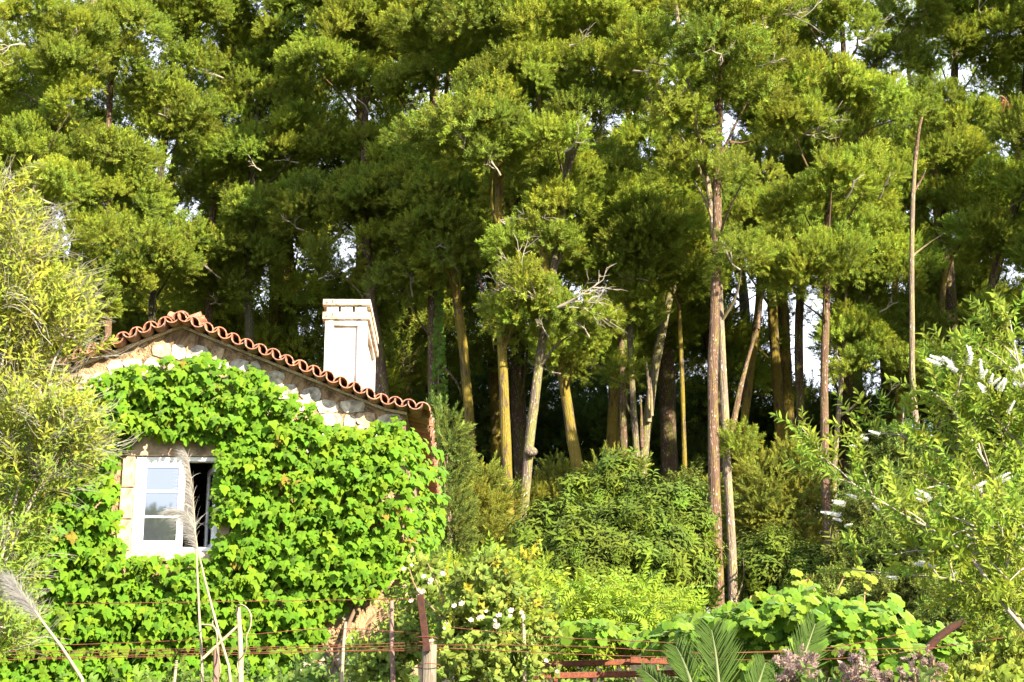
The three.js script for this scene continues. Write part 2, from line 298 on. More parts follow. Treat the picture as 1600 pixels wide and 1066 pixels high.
// trees one can tell apart in front: [short name, label, bark, distance, trunk polyline (base first), width at base, width at top]
const FRONT = [
  ['ivy_trunk', 'brown trunk with ivy climbing one side, behind the roof corner of the cottage', 'brown', 46, [[678, 640], [677, 480], [676, 330], [679, 90], [680, 20]], 21, 12],
  ['bent', 'mossy yellow-lit trunk with a gentle bend, between the ivy-clad trunk and the pale straight pair', 'moss', 45, [[737, 735], [729, 600], [714, 470], [702, 410], [690, 250]], 17, 11],
  ['moss_top', 'straight tree with grey foot and mossy upper trunk, standing beside the knobbly leaning trunk', 'moss', 39, [[798, 890], [791, 700], [784, 520], [781, 400], [780, 300], [788, 160]], 18, 12],
  ['knob', 'leaning pinkish grey trunk with a knob on its side, above the laurel thicket', 'grey', 39, [[816, 855], [823, 740], [832, 650], [848, 530], [872, 370], [888, 250], [890, 60]], 17, 11],
  ['dark_lean', 'dark leaning trunk with a sunlit mossy edge, rising out of the laurel thicket', 'moss', 43, [[912, 785], [893, 680], [875, 560], [858, 470], [845, 330]], 20, 12],
  ['twin_moss', 'stout mossy trunk standing close against a thinner brown one', 'moss', 50, [[956, 730], [960, 600], [968, 470], [975, 330]], 18, 13],
  ['twin_brown', 'thin straight brown trunk close beside the stout mossy one', 'brown', 48, [[975, 745], [972, 600], [970, 440], [968, 320]], 13, 9],
  ['slim_grey', 'slim grey trunk in front of the split dead trunk', 'grey', 45, [[998, 768], [990, 640], [985, 540], [980, 420]], 11, 8],
  ['split', 'split grey trunk leaning outwards with torn wood at its fork', 'grey', 46, [[1002, 765], [1014, 640], [1030, 540], [1045, 470], [1066, 410], [1094, 310]], 18, 9],
  ['thin_moss', 'very thin mossy stem alone between the split trunk and the tall reddish trunk', 'moss', 45, [[1072, 785], [1066, 600], [1061, 470], [1060, 360]], 8, 6],
  ['tall_red', 'tallest straight reddish brown trunk, running up to the top of the wood', 'red', 37, [[1122, 965], [1117, 800], [1114, 600], [1119, 420], [1122, 230], [1125, 110], [1126, 10]], 20, 11],
  ['forked_grey', 'slender pale grey trunk that forks low down, beside the tallest reddish trunk', 'pale', 37.5, [[1147, 975], [1143, 850], [1135, 700], [1129, 560], [1122, 420], [1108, 300], [1095, 220], [1068, 95]], 14, 8],
  ['low_moss', 'mossy trunk behind the fork of the slender grey trunk', 'moss', 48, [[1155, 750], [1170, 600], [1184, 490], [1189, 420], [1200, 300]], 15, 10],
  ['green_moss', 'thick trunk wrapped in bright moss, rising from behind the olive green bush', 'moss', 50, [[1223, 715], [1213, 580], [1206, 470], [1200, 380]], 19, 14],
  ['speckled', 'straight brown trunk speckled with lichen, in the olive green bush', 'red', 39, [[1297, 915], [1290, 750], [1288, 600], [1291, 480], [1294, 330], [1308, 200], [1318, 80]], 15, 9],
  ['speckled_thin', 'thin pale speckled stem close behind the lichen-speckled brown trunk', 'pale', 44, [[1304, 745], [1311, 640], [1318, 560], [1326, 420]], 9, 6],
  ['dead_white', 'bleached dead trunk with forked broken top above a leafy crown', 'pale', 41, [[1446, 880], [1436, 700], [1427, 620], [1425, 500], [1426, 330], [1431, 236]], 14, 6],
  ['gold_moss', 'golden mossy stem beside the bleached dead trunk', 'moss', 45, [[1463, 790], [1466, 680], [1470, 560], [1480, 420]], 12, 9],
  ['stub_moss', 'mossy trunk half hidden under the dense olive crown', 'moss', 48, [[1412, 730], [1405, 620], [1400, 500]], 17, 12],
  ['forked_dark', 'broad dark brown trunk forking high up at the edge of the wood', 'brown', 49, [[1495, 830], [1495, 620], [1484, 450], [1478, 330], [1490, 150]], 26, 14],
  ['edge_thin', 'thin yellowish stem standing behind the white-flowered shrub', 'moss', 50, [[1530, 700], [1536, 560], [1548, 450], [1572, 340], [1592, 230]], 13, 9],
  ['chimney_tree', 'brown tapering trunk right behind the white chimney', 'brown', 46, [[603, 680], [592, 560], [580, 470], [572, 360], [570, 220]], 24, 13],
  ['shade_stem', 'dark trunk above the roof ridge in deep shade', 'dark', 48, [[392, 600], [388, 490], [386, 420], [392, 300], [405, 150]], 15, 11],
  ['grey_lean', 'grey leaning trunk at the upper edge over the yellow shrub', 'grey', 44, [[40, 520], [52, 330], [68, 190], [100, 110], [140, 20], [160, -40]], 15, 10],
  ['fork_left', 'reddish trunk beside the grey leaning one, above the cottage roof', 'red', 46, [[168, 520], [168, 330], [169, 230], [172, 140], [185, 10]], 12, 9],
  ['orange_stub', 'orange-lit trunk with a thin side shoot inside the dark hollow of the wood', 'red', 49, [[325, 520], [332, 330], [338, 220], [345, 150], [356, 40]], 13, 8],
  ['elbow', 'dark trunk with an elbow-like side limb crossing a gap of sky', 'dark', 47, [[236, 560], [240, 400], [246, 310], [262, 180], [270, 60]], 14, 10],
  ['upper_lean', 'slanting bare trunk crossing the upper corner of the wood', 'brown', 46, [[1250, 480], [1290, 260], [1335, 150], [1385, 80], [1450, 10]], 14, 9],
  ['outer_lean', 'dark slanting trunk at the outer edge of the wood over the flowering shrub', 'brown', 45, [[1500, 640], [1545, 470], [1575, 360], [1612, 240], [1640, 100]], 16, 11],
];
// sunlit leaf clumps: x, y, half width, half height
const CLUMPS = [[194, 55, 62, 28], [266, 63, 38, 28], [300, 110, 30, 20], [371, 114, 30, 22], [25, 135, 48, 42], [36, 250, 52, 52], [156, 262, 78, 36], [181, 322, 62, 46], [203, 385, 54, 44], [175, 445, 40, 34], [405, 245, 60, 40], [466, 228, 52, 48], [474, 330, 42, 40], [359, 414, 72, 36], [330, 460, 55, 28], [253, 13, 82, 26], [486, 25, 54, 40], [405, 21, 52, 34], [60, 40, 50, 36], [120, 60, 36, 40], [545, 20, 60, 40], [555, 60, 58, 44], [500, 110, 52, 30],
  [728, 220, 92, 36], [822, 262, 74, 52], [658, 267, 62, 40], [799, 140, 56, 46], [606, 328, 72, 46], [663, 300, 62, 40], [494, 338, 50, 40], [690, 375, 56, 32], [719, 413, 46, 22], [634, 450, 42, 26], [663, 30, 52, 42], [756, 47, 62, 50], [700, 120, 50, 34], [640, 150, 42, 40], [892, 47, 82, 50], [925, 131, 62, 46], [940, 180, 56, 40], [949, 290, 52, 40], [963, 395, 70, 40], [836, 399, 50, 40], [846, 305, 70, 50], [869, 225, 40, 30], [760, 180, 50, 34], [880, 340, 40, 36], [590, 240, 46, 30], [600, 400, 56, 36], [560, 150, 40, 50],
  [804, 494, 36, 30], [840, 509, 36, 32], [900, 512, 46, 28], [896, 543, 42, 28], [885, 576, 30, 18], [960, 565, 30, 28], [976, 584, 18, 18], [990, 430, 62, 36], [982, 494, 36, 20], [1040, 440, 40, 30], [820, 450, 40, 22],
  [947, 28, 72, 42], [1000, 413, 60, 45], [1097, 37, 50, 36], [1134, 84, 46, 40], [1266, 37, 62, 46], [1205, 28, 52, 36], [1467, 84, 50, 36], [1533, 89, 30, 36], [1561, 127, 24, 20], [1570, 28, 42, 36], [1280, 145, 62, 40], [1303, 173, 50, 32], [1505, 211, 52, 40], [1481, 244, 46, 32], [1453, 160, 36, 26], [1219, 253, 66, 36], [1299, 295, 46, 32], [1374, 277, 56, 50], [1256, 328, 52, 24], [1247, 385, 76, 36], [1289, 436, 72, 50], [1360, 450, 52, 60], [1369, 525, 72, 40], [1361, 592, 82, 48], [1440, 592, 36, 40], [1436, 506, 28, 26], [1330, 540, 50, 40], [1160, 280, 40, 30], [1190, 350, 40, 22], [1085, 140, 36, 30], [1240, 200, 40, 30], [1400, 180, 44, 40], [1400, 110, 44, 34], [1500, 20, 44, 34], [1560, 300, 44, 40], [1350, 380, 50, 40], [1010, 340, 40, 30], [1420, 30, 44, 34], [1340, 50, 40, 36], [1170, 150, 34, 30], [1560, 520, 40, 40], [1085, 275, 50, 40], [1060, 350, 34, 26], [430, 180, 44, 40], [340, 200, 34, 40], [120, 380, 40, 36], [110, 170, 30, 30], [610, 80, 40, 44], [850, 120, 40, 40], [1010, 90, 40, 44], [1010, 230, 40, 40], [560, 320, 40, 36], [520, 420, 44, 30], [1350, 290, 40, 40], [1340, 230, 36, 36], [1180, 90, 36, 36], [1060, 200, 30, 40], [1600, 220, 40, 50], [1440, 330, 36, 30], [1540, 380, 44, 36], [1160, 410, 36, 26], [910, 200, 40, 40], [770, 260, 50, 30], [700, 320, 50, 30], [170, 105, 40, 30], [110, 110, 36, 36], [245, 430, 46, 40], [246, 215, 40, 30], [335, 310, 44, 34], [250, 160, 40, 36], [290, 190, 36, 36], [330, 260, 36, 30], [120, 470, 40, 30], [90, 300, 40, 40], [390, 160, 36, 40], [400, 340, 40, 34], [280, 390, 40, 30], [450, 60, 40, 36], [180, 20, 40, 30], [345, 50, 50, 40], [300, 35, 40, 34], [380, 85, 40, 36], [420, 120, 40, 34]];
const spots = FRONT.map(([key, label, barkKey, d, poly, w0, w1]) => {
  const pts = poly.map(([x, y]) => at(x, y, d)), low = pts[0], base = V(low.x + R(-0.1, 0.1), terrain(low.x, -d) - 0.15, -d);
  if (low.y - base.y > 0.6) pts.unshift(base); else base.copy(V(low.x, Math.min(low.y, base.y), -d));
  const dead = key === 'dead_white' || key === 'split';
  const last = pts[pts.length - 1];
  const slight = w0 < 14 && poly[poly.length - 1][1] > 250, short = !dead && poly[poly.length - 1][1] > 100;
  if (!dead) pts.push(V(last.x + R(-0.6, 0.6), last.y + (slight ? 0.8 : short ? R(3.5, 6) : R(3, 5)), last.z + R(-0.6, 0.6)));
  const n = pts.length, m = mpp(d) / 2, radii = pts.map((_, i) => (w0 + (w1 - w0) * Math.min(1, i / (n - (dead ? 1 : 2)))) * m);
  radii[0] *= 1.15; if (!dead) radii[n - 1] *= 0.35;
  const t = thing('tall_tree', label, 'tree', base);
  const mat = BARK[barkKey];
  partW('trunk', tube(pts, radii, 12, 0.09, 0.35), mat, t);
  return { key, label, t, d, pts, radii, mat, leaves: [], dead, curve: new THREE.CatmullRomCurve3(pts, false, 'centripetal') };
});
function onTrunk(s, y) { let best = s.pts[0], bd = 1e9; for (let i = 0; i <= 40; i++) { const p = s.curve.getPoint(i / 40), q = Math.abs(p.y - y); if (q < bd) { bd = q; best = p; } } return best; }
for (const [x, y, rx, ry] of CLUMPS) {
  let best = null, bd = 1e9;
  for (const s of spots) {
    if (s.dead) continue;
    const p = onTrunk(s, at(x, y, s.d).y), q = toPx(p), far = Math.hypot(q[0] - x, (q[1] - y) * 1.5) + (s.d - 38) * 4;
    if (far < bd) { bd = far; best = s; }
  }
  const d = best.d - R(0.2, 1.8), C = at(x, y, d), m = mpp(d);
  const tone = R(0.85, 1.12);
  puff(best.leaves, C, rx * m * 1.06, ry * m * 1.08, Math.max(rx, ry) * m * 0.85, { tone: [tone, tone, tone] });
  const foot = onTrunk(best, C.y - R(0.5, 1.4));
  limb(best.t, foot, V(C.x, C.y - ry * m * 0.2, C.z), 0.045, best.mat);
  if (rnd() < 0.4) bareTwigs(best.t, V(C.x + R(-0.4, 0.4), C.y - ry * m * 0.75, C.z + 0.3), V(R(-1, 1), R(-0.1, 0.4), 0.5).normalize(), R(0.35, 0.7), 1);
}
for (const s of spots) {                              // crowns go on above the picture, and loose sprays run up the trunk
  const top = s.pts[s.pts.length - 1];
  if (!s.dead) for (let i = 0; i < 5; i++) puff(s.leaves, V(top.x + R(-2.2, 2.2), top.y + R(-1.8, 1.2), top.z + R(-1.8, 1.5)), R(0.9, 1.5), R(0.6, 1.0), R(0.9, 1.4), {});
  if (s.key === 'forked_grey') puff(s.leaves, at(1156, 700, 37.2), 0.2, 0.22, 0.2, { cover: 1.2 });
  if (!s.dead) scatter('crown', TUFT[Math.floor(rnd() * 5)], acacia, s.leaves, s.t);
}
const byKey = Object.fromEntries(spots.map((s) => [s.key, s]));
// details of single trees
{
  const s = byKey.knob, k = at(829, 706, 38.8);
  partW('knob', new THREE.SphereGeometry(0.14, 14, 10).applyMatrix4(new THREE.Matrix4().makeScale(1.2, 0.9, 1)).translate(k.x, k.y, k.z), s.mat, s.t);
  const f = byKey.forked_grey;
  limb(f.t, at(1140, 692, 37.5), at(1186, 505, 37.8), 0.085, BARK.red, 'limb', 0.03); limb(f.t, at(1184, 515, 37.8), at(1208, 420, 38), 0.055, BARK.red, 'limb', 0.03);
  limb(f.t, at(1123, 420, 37.5), at(1172, 372, 37.3), 0.05, twigMat, 'limb', 0.12);
  limb(f.t, at(1148, 940, 37.4), at(1161, 872, 37.2), 0.03, BARK.pale, 'splinter', 0.02);
  const d = byKey.dead_white;
  limb(d.t, at(1430, 250, 41), at(1452, 150, 41), 0.06, BARK.red, 'limb', 0.05); limb(d.t, at(1428, 300, 41), at(1447, 265, 41), 0.04, BARK.red, 'limb', 0.02); limb(d.t, at(1426, 400, 41), at(1475, 365, 40.6), 0.035, BARK.pale, 'limb', 0.12);
  partW('knothole', new THREE.TorusGeometry(0.045, 0.018, 6, 12).applyMatrix4(new THREE.Matrix4().makeScale(0.8, 1.5, 1)).translate(...at(1438, 712, 40.88).toArray()), twigDark, d.t);
  const sp = byKey.split;
  limb(sp.t, at(1014, 660, 45.8), at(1009, 560, 45.8), 0.075, BARK.pale, 'splinter', 0.01); limb(sp.t, at(1018, 650, 45.7), at(1016, 590, 45.7), 0.055, BARK.pale, 'splinter', 0.01); limb(sp.t, at(1003, 700, 45.8), at(1001, 620, 45.8), 0.06, BARK.red, 'splinter', 0.01);
  limb(byKey.elbow.t, at(241, 318, 46.9), at(272, 286, 46.6), 0.12, BARK.brown, 'limb', 0.1); limb(byKey.elbow.t, at(240, 345, 46.9), at(266, 330, 46.6), 0.05, BARK.red, 'limb', 0.1);
  limb(byKey.tall_red.t, at(1122, 250, 37), at(1140, 222, 36.8), 0.09, BARK.brown, 'limb', -0.2); limb(byKey.tall_red.t, at(1140, 222, 36.8), at(1175, 220, 36.6), 0.05, BARK.brown, 'limb', 0.1);
  limb(byKey.tall_red.t, at(1010, 160, 37.6), at(1068, 98, 37.4), 0.1, BARK.red, 'limb', 0.02);
  limb(byKey.chimney_tree.t, at(570, 60, 45.6), at(648, 192, 45.6), 0.06, BARK.red, 'limb', 0.02);
  limb(byKey.orange_stub.t, at(340, 215, 48.7), at(362, 150, 48.5), 0.05, BARK.red, 'limb', 0.05); limb(byKey.orange_stub.t, at(349, 190, 48.6), at(360, 192, 48.4), 0.03, BARK.red, 'limb', 0.05);
  limb(byKey.bent.t, at(747, 430, 44), at(772, 550, 44), 0.04, BARK.red, 'limb', 0.06); limb(byKey.bent.t, at(695, 575, 44.5), at(722, 625, 44.8), 0.035, BARK.red, 'limb', 0.06);
  limb(byKey.forked_dark.t, at(1494, 620, 48.9), at(1519, 480, 48.7), 0.16, BARK.moss, 'limb', 0.02); limb(byKey.forked_dark.t, at(1519, 540, 48.7), at(1522, 505, 48.7), 0.07, BARK.pale, 'splinter', 0.02);
  bareTwigs(byKey.knob.t, at(870, 480, 37.6), V(1, 0.1, 0.2).normalize(), 1.0, 5); bareTwigs(byKey.knob.t, at(840, 470, 37.6), V(-0.6, 0.5, 0.2).normalize(), 0.8, 4);
  bareTwigs(byKey.moss_top.t, at(782, 345, 38.5), V(1, -0.1, 0.2).normalize(), 0.9, 4); bareTwigs(byKey.tall_red.t, at(1190, 30, 36.5), V(1, 0.3, 0.2).normalize(), 1.0, 5);
  bareTwigs(byKey.speckled.t, at(1255, 210, 38), V(0.6, -0.2, 0.3).normalize(), 0.7, 3); bareTwigs(byKey.grey_lean.t, at(40, 70, 43), V(-0.6, -0.4, 0.3).normalize(), 0.9, 3);
  for (const [x, y, k] of [[1410, 148, 'upper_lean'], [1565, 150, 'outer_lean'], [1340, 370, 'speckled']]) bareTwigs(byKey[k].t, at(x, y, 42), V(0, -1, 0.2), 0.25, 4, new THREE.MeshStandardMaterial({ color: new THREE.Color(0.2, 0.085, 0.035), roughness: 1 }), 'withered_sprig');
  const ivy = thing('climbing_ivy', 'small green ivy climbing the edge of the brown trunk beside the roof corner', 'ivy', byKey.ivy_trunk.t.position.clone()), il = [];
  for (let i = 0; i < 420; i++) { const t = rnd(), y = 440 + 210 * Math.pow(t, 0.8), w = 6 + 12 * t; il.push({ p: at(686 + R(-w, w) * 0.8, y, 45.7 + R(-0.1, 0.25)), q: basis(V(R(-0.4, 0.4), 1, 0.3), V(R(-0.5, 0.5), 0.5, 1)), s: R(0.6, 1.1), c: [R(0.9, 1.2), R(0.9, 1.2), 1] }); }
  partW('stem', tube([at(684, 720, 45.75), at(685, 600, 45.72), at(687, 520, 45.74), at(685, 440, 45.75)], [0.03, 0.025, 0.02, 0.01], 5), twigDark, ivy);
  scatter('foliage', lobedLeaf(0.15, IVY), leafMat([0.13, 0.22, 0.03], 0.35), il, ivy);
}

// the shaded trees behind, each told by what it stands behind
const near = (x) => spots.map((s) => [s, Math.abs(toPx(s.pts[Math.floor(s.pts.length / 2)])[0] - x)]).sort((a, b) => a[1] - b[1]);
const NICK = { ivy_trunk: 'the ivy-clad trunk', bent: 'the gently bent mossy trunk', moss_top: 'the grey-footed mossy trunk', knob: 'the knobbly leaning trunk', dark_lean: 'the dark leaning trunk', twin_moss: 'the stout mossy trunk', twin_brown: 'the thin brown trunk', slim_grey: 'the slim grey trunk', split: 'the split trunk', thin_moss: 'the thin mossy stem', tall_red: 'the tallest reddish trunk', forked_grey: 'the forked grey trunk', low_moss: 'the mossy trunk by the fork', green_moss: 'the bright mossy trunk', speckled: 'the speckled trunk', speckled_thin: 'the thin speckled stem', dead_white: 'the bleached dead trunk', gold_moss: 'the golden mossy stem', stub_moss: 'the half hidden mossy trunk', forked_dark: 'the broad forking trunk', edge_thin: 'the thin yellowish stem', chimney_tree: 'the chimney', shade_stem: 'the trunk over the ridge', grey_lean: 'the grey leaning trunk', fork_left: 'the reddish trunk above the roof', orange_stub: 'the orange-lit trunk', elbow: 'the elbowed trunk', upper_lean: 'the slanting bare trunk', outer_lean: 'the outermost slanting trunk' };
const used = new Set();
function backTree(px, d, hTop, opts) {
  const { w = 0.32, low = 0.3, dark = true, lean = 0, n = 12, r = [1.3, 2.2], word } = opts;
  const g = at(px, 700, d), base = V(g.x, terrain(g.x, -d) - 0.15, -d), H = hTop - base.y;
  const nb = near(px); let label = '';
  for (let i = 0; i < 12 && (!label || used.has(label)); i++) label = i < 4 ? `${word} behind ${NICK[nb[i][0].key]}` : `${word} between ${NICK[nb[i % 4][0].key]} and ${NICK[nb[i % 3 + 1][0].key]}`;
  used.add(label);
  const t = thing('rear_tree', label, 'tree', base, 'trees in the shaded rear of the wood');
  const pts = [base.clone(), V(base.x + lean * 0.35 + R(-0.2, 0.2), base.y + H * 0.35, base.z), V(base.x + lean * 0.7 + R(-0.4, 0.4), base.y + H * 0.7, base.z + R(-0.4, 0.4)), V(base.x + lean, base.y + H, base.z)];
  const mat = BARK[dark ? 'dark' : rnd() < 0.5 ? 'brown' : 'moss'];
  partW('trunk', tube(pts, [w, w * 0.8, w * 0.6, w * 0.2], 9, 0.1, 0.6), mat, t);
  const leaves = [], c = new THREE.CatmullRomCurve3(pts);
  for (let i = 0; i < n; i++) {
    const k = low + (1 - low) * (i + rnd()) / n, p = c.getPoint(Math.min(1, k)), sp = 2.6 * (1 - 0.45 * k), C = V(p.x + gauss() * sp, p.y + R(-0.3, 0.8), p.z + gauss() * sp);
    const tone = R(0.75, 1.15);
    puff(leaves, C, R(...r), R(...r) * 0.6, R(...r), { tone: [tone, tone, tone], r: 0.62, cover: 0.75 });
    limb(t, c.getPoint(Math.max(0.05, Math.min(1, k) - 0.08)), C, 0.06, mat);
  }
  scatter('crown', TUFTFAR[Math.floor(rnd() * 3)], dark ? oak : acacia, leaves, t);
  return t;
}
{
  let i = 0;
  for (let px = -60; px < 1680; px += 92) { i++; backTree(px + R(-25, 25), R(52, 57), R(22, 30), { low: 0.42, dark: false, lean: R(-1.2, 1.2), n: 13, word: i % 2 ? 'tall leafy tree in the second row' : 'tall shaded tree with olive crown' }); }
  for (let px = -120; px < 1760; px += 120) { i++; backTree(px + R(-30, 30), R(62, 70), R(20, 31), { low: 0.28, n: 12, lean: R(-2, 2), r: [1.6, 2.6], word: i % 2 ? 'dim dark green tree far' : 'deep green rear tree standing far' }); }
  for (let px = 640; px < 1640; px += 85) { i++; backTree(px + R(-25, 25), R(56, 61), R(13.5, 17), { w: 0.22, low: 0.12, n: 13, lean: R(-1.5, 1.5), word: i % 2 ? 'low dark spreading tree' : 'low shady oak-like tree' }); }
}
// trees of the same wood that stand beyond the picture's edge and shade it
const OUTER = ['nearest the flowering shrub', 'behind the first one past the edge', 'in the open front of the slope', 'deep in the wood past the edge', 'amid the outer slope', 'farthest out on the front slope', 'far back on the upper slope', 'outermost of the upper slope', 'at the back next to the slanting trunk', 'front one beyond the yellow shrub', 'rear one beyond the yellow shrub'];
let oi = 0;
for (const [x, z] of [[16.5, -40], [20, -45], [24, -39], [19, -52], [27, -48], [31, -42], [25, -57], [33, -54], [15, -58], [-17, -44], [-20, -52]]) {
  const b = V(x, terrain(x, z) - 0.15, z), t = thing('wood_tree', 'tall tree of the wood outside the view, ' + OUTER[oi++], 'tree', b, 'trees of the wood beyond the view'), leaves = [];
  partW('trunk', tube([b, V(x + 0.4, 16, z), V(x, 29, z)], [0.26, 0.2, 0.06], 9, 0.1, 0.8), BARK.brown, t);
  for (let i = 0; i < 13; i++) puff(leaves, V(x + gauss() * 2.2, R(14, 29), z + gauss() * 2.2), R(1.2, 1.9), R(0.8, 1.2), R(1.2, 1.9), { r: 0.62, gaps: false });
  scatter('crown', TUFTFAR[0], acacia, leaves, t);
}
// ------------------------------------------------------------ shrubs at the foot of the wood
const GEO = {
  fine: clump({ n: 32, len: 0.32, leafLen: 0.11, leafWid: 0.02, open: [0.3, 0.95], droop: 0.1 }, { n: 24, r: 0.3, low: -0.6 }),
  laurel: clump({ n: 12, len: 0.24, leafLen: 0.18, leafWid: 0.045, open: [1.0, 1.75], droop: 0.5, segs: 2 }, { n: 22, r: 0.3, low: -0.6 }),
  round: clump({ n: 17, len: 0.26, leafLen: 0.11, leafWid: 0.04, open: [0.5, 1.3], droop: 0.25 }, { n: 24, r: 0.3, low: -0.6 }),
};
const shrubMat = { olive: leafMat([0.225, 0.255, 0.03], 0.3, 0.1), laurel: leafMat([0.10, 0.15, 0.010], 0.3, 0.08, 0.35), dark: leafMat([0.12, 0.155, 0.02], 0.25, 0.2), fresh: leafMat([0.14, 0.195, 0.03], 0.35, 0.1) };
function bush(label, blobs, geo, mat, o = {}) {       // blobs: [x, y, half width, half height, distance]
  const m0 = blobs[0], c0 = at(m0[0], m0[1], m0[4]), base = V(c0.x, terrain(c0.x, c0.z) - 0.1, c0.z), t = thing('shrub', label, 'shrub', base), leaves = [];
  for (const [x, y, rx, ry, d] of blobs) {
    const C = at(x, y, d), m = mpp(d);
    puff(leaves, C, rx * m, ry * m, Math.max(rx, ry) * m * 0.8, { r: 0.3, bottom: -0.75, gaps: false, cover: o.cover ?? 1.0 });
    puff(leaves, C, rx * m * 0.6, ry * m * 0.6, rx * m * 0.5, { r: 0.36, bottom: -1, gaps: false, cover: 0.6 });
    for (let k = 0; k < 2; k++) { const a = V(base.x + R(-0.2, 0.2), Math.min(base.y, C.y - 0.3), base.z), b = V(C.x + R(-0.5, 0.5) * rx * m, C.y + R(0, 0.5) * ry * m, C.z + R(-0.3, 0.3)); partW('stem', tube([a, a.clone().lerp(b, 0.5).add(V(R(-0.2, 0.2), 0, R(-0.2, 0.2))), b], [0.05, 0.035, 0.012], 6), twigDark, t); }
  }
  scatter('foliage', geo, mat, leaves, t);
  return t;
}
bush('rounded grey-green fine-leaved bush between the cottage and the grey-footed trunk', [[742, 815, 50, 75, 37.5], [755, 870, 42, 40, 37.2], [722, 840, 34, 60, 37.8]], GEO.fine, shrubMat.olive);
bush('large glossy dark laurel thicket with drooping leaves in the middle of the clearing', [[880, 855, 56, 54, 35.5], [1000, 850, 62, 50, 35.2], [935, 810, 42, 36, 36.2], [850, 895, 40, 32, 35], [960, 900, 90, 36, 34.8], [1040, 905, 46, 40, 34.8], [1080, 850, 24, 40, 35.6], [962, 762, 24, 30, 36.4], [1000, 795, 30, 26, 36], [845, 835, 22, 30, 35.8], [910, 780, 18, 22, 36.4], [1040, 805, 20, 34, 36], [1065, 800, 12, 22, 36], [1075, 900, 22, 40, 35.4], [920, 860, 40, 30, 34.7], [1020, 880, 40, 24, 34.5]], GEO.laurel, shrubMat.laurel);
bush('big olive green fine-leaved bush round the foot of the speckled trunk', [[1215, 790, 68, 66, 40.5], [1255, 820, 45, 70, 40.2], [1192, 830, 36, 60, 40.6], [1250, 745, 20, 24, 40.4], [1195, 745, 16, 22, 41], [1230, 730, 34, 30, 40.8]], GEO.fine, shrubMat.olive);
bush('dark glossy shrub under the olive green bush right of the two tall trunks', [[1215, 895, 48, 52, 37.8], [1260, 920, 40, 40, 37.2], [1200, 945, 26, 34, 37.9], [1180, 880, 14, 30, 38.3]], GEO.laurel, shrubMat.laurel);
bush('mid-green shrub behind the arching flower branches in front of the bleached trunk', [[1375, 850, 60, 60, 36], [1430, 880, 70, 66, 35], [1500, 900, 70, 70, 34], [1570, 870, 70, 90, 33], [1340, 900, 40, 46, 36], [1440, 960, 80, 50, 32], [1350, 965, 70, 50, 33], [1540, 975, 80, 50, 31], [1600, 1000, 60, 60, 30]], GEO.round, shrubMat.dark);
bush('loose light-leaved young tree in front of the half hidden mossy trunk', [[1395, 725, 44, 36, 38], [1380, 780, 50, 40, 38], [1450, 745, 30, 40, 38]], GEO.round, shrubMat.fresh, { cover: 0.6 });
bush('small bush tucked beside the roof corner under the ivy-clad trunk', [[692, 690, 22, 36, 36], [690, 745, 30, 50, 36], [690, 820, 34, 60, 36], [690, 890, 40, 50, 36]], GEO.fine, shrubMat.fresh);
bush('shadowy bush between the knobbly trunk and the dark leaning trunk', [[862, 775, 46, 42, 44], [835, 800, 26, 40, 43.5]], GEO.fine, shrubMat.olive);
bush('olive tuft of bush over the laurel thicket under the stout mossy trunk', [[960, 755, 34, 30, 41], [1115, 775, 14, 18, 42]], GEO.fine, shrubMat.olive);
bush('dim bush in the shade left of the tallest reddish trunk', [[1085, 800, 34, 60, 44], [1065, 850, 36, 40, 43]], GEO.round, shrubMat.dark);

// ------------------------------------------------------------ the cottage
const HP = V(-4.13, 0, -20), cottage = thing('cottage', 'small stone cottage with red barrel tile roof, white chimney and vine-covered gable', 'cottage', HP);
cottage.rotation.y = 0.022;
const L = (x, y, d = 20) => at(x, y, d).sub(HP);
const ridge = L(285, 502), bend = L(600, 629), eave = L(668, 643);
const roofLine = (x) => { const a = Math.abs(x - ridge.x), b = bend.x - ridge.x, e = eave.x - ridge.x; return a < b ? ridge.y + (bend.y - ridge.y) * a / b : bend.y + (eave.y - bend.y) * (a - b) / (e - b); };
const WALLX = L(632, 700).x - ridge.x, GROUND = -0.2, DEPTH = 6.2;
const o0 = L(213, 714), o1 = L(338, 862);              // window opening
const plaster = (() => {
  const t = dataTex(256, (u, v) => { const n = tn(u, v, 9, 9, 5) + 0.5 * tn(u, v, 30, 30, 2), f = tn(u, v, 80, 80, 9); return mix3([0.84, 0.76, 0.63], [0.66, 0.55, 0.41], 0.3 + n).map((c) => c * (0.95 + f * 0.25)); }, true);
  const b = dataTex(256, (u, v) => 0.5 + 0.3 * tn(u, v, 22, 22, 4) + 0.3 * tn(u, v, 70, 70, 6));
  return new THREE.MeshStandardMaterial({ map: t, bumpMap: b, bumpScale: 0.02, roughness: 0.95 });
})();
const wallMat = new THREE.MeshStandardMaterial({ map: dataTex(256, (u, v) => { const n = tn(u, v, 9, 9, 25) + 0.7 * tn(u, v, 30, 30, 12); return mix3([0.62, 0.52, 0.39], [0.36, 0.28, 0.20], 0.35 + n); }, true), bumpMap: plaster.bumpMap, bumpScale: 0.03, roughness: 1 });
const whitePaint = new THREE.MeshStandardMaterial({ color: new THREE.Color(0.80, 0.80, 0.78), roughness: 0.55 });
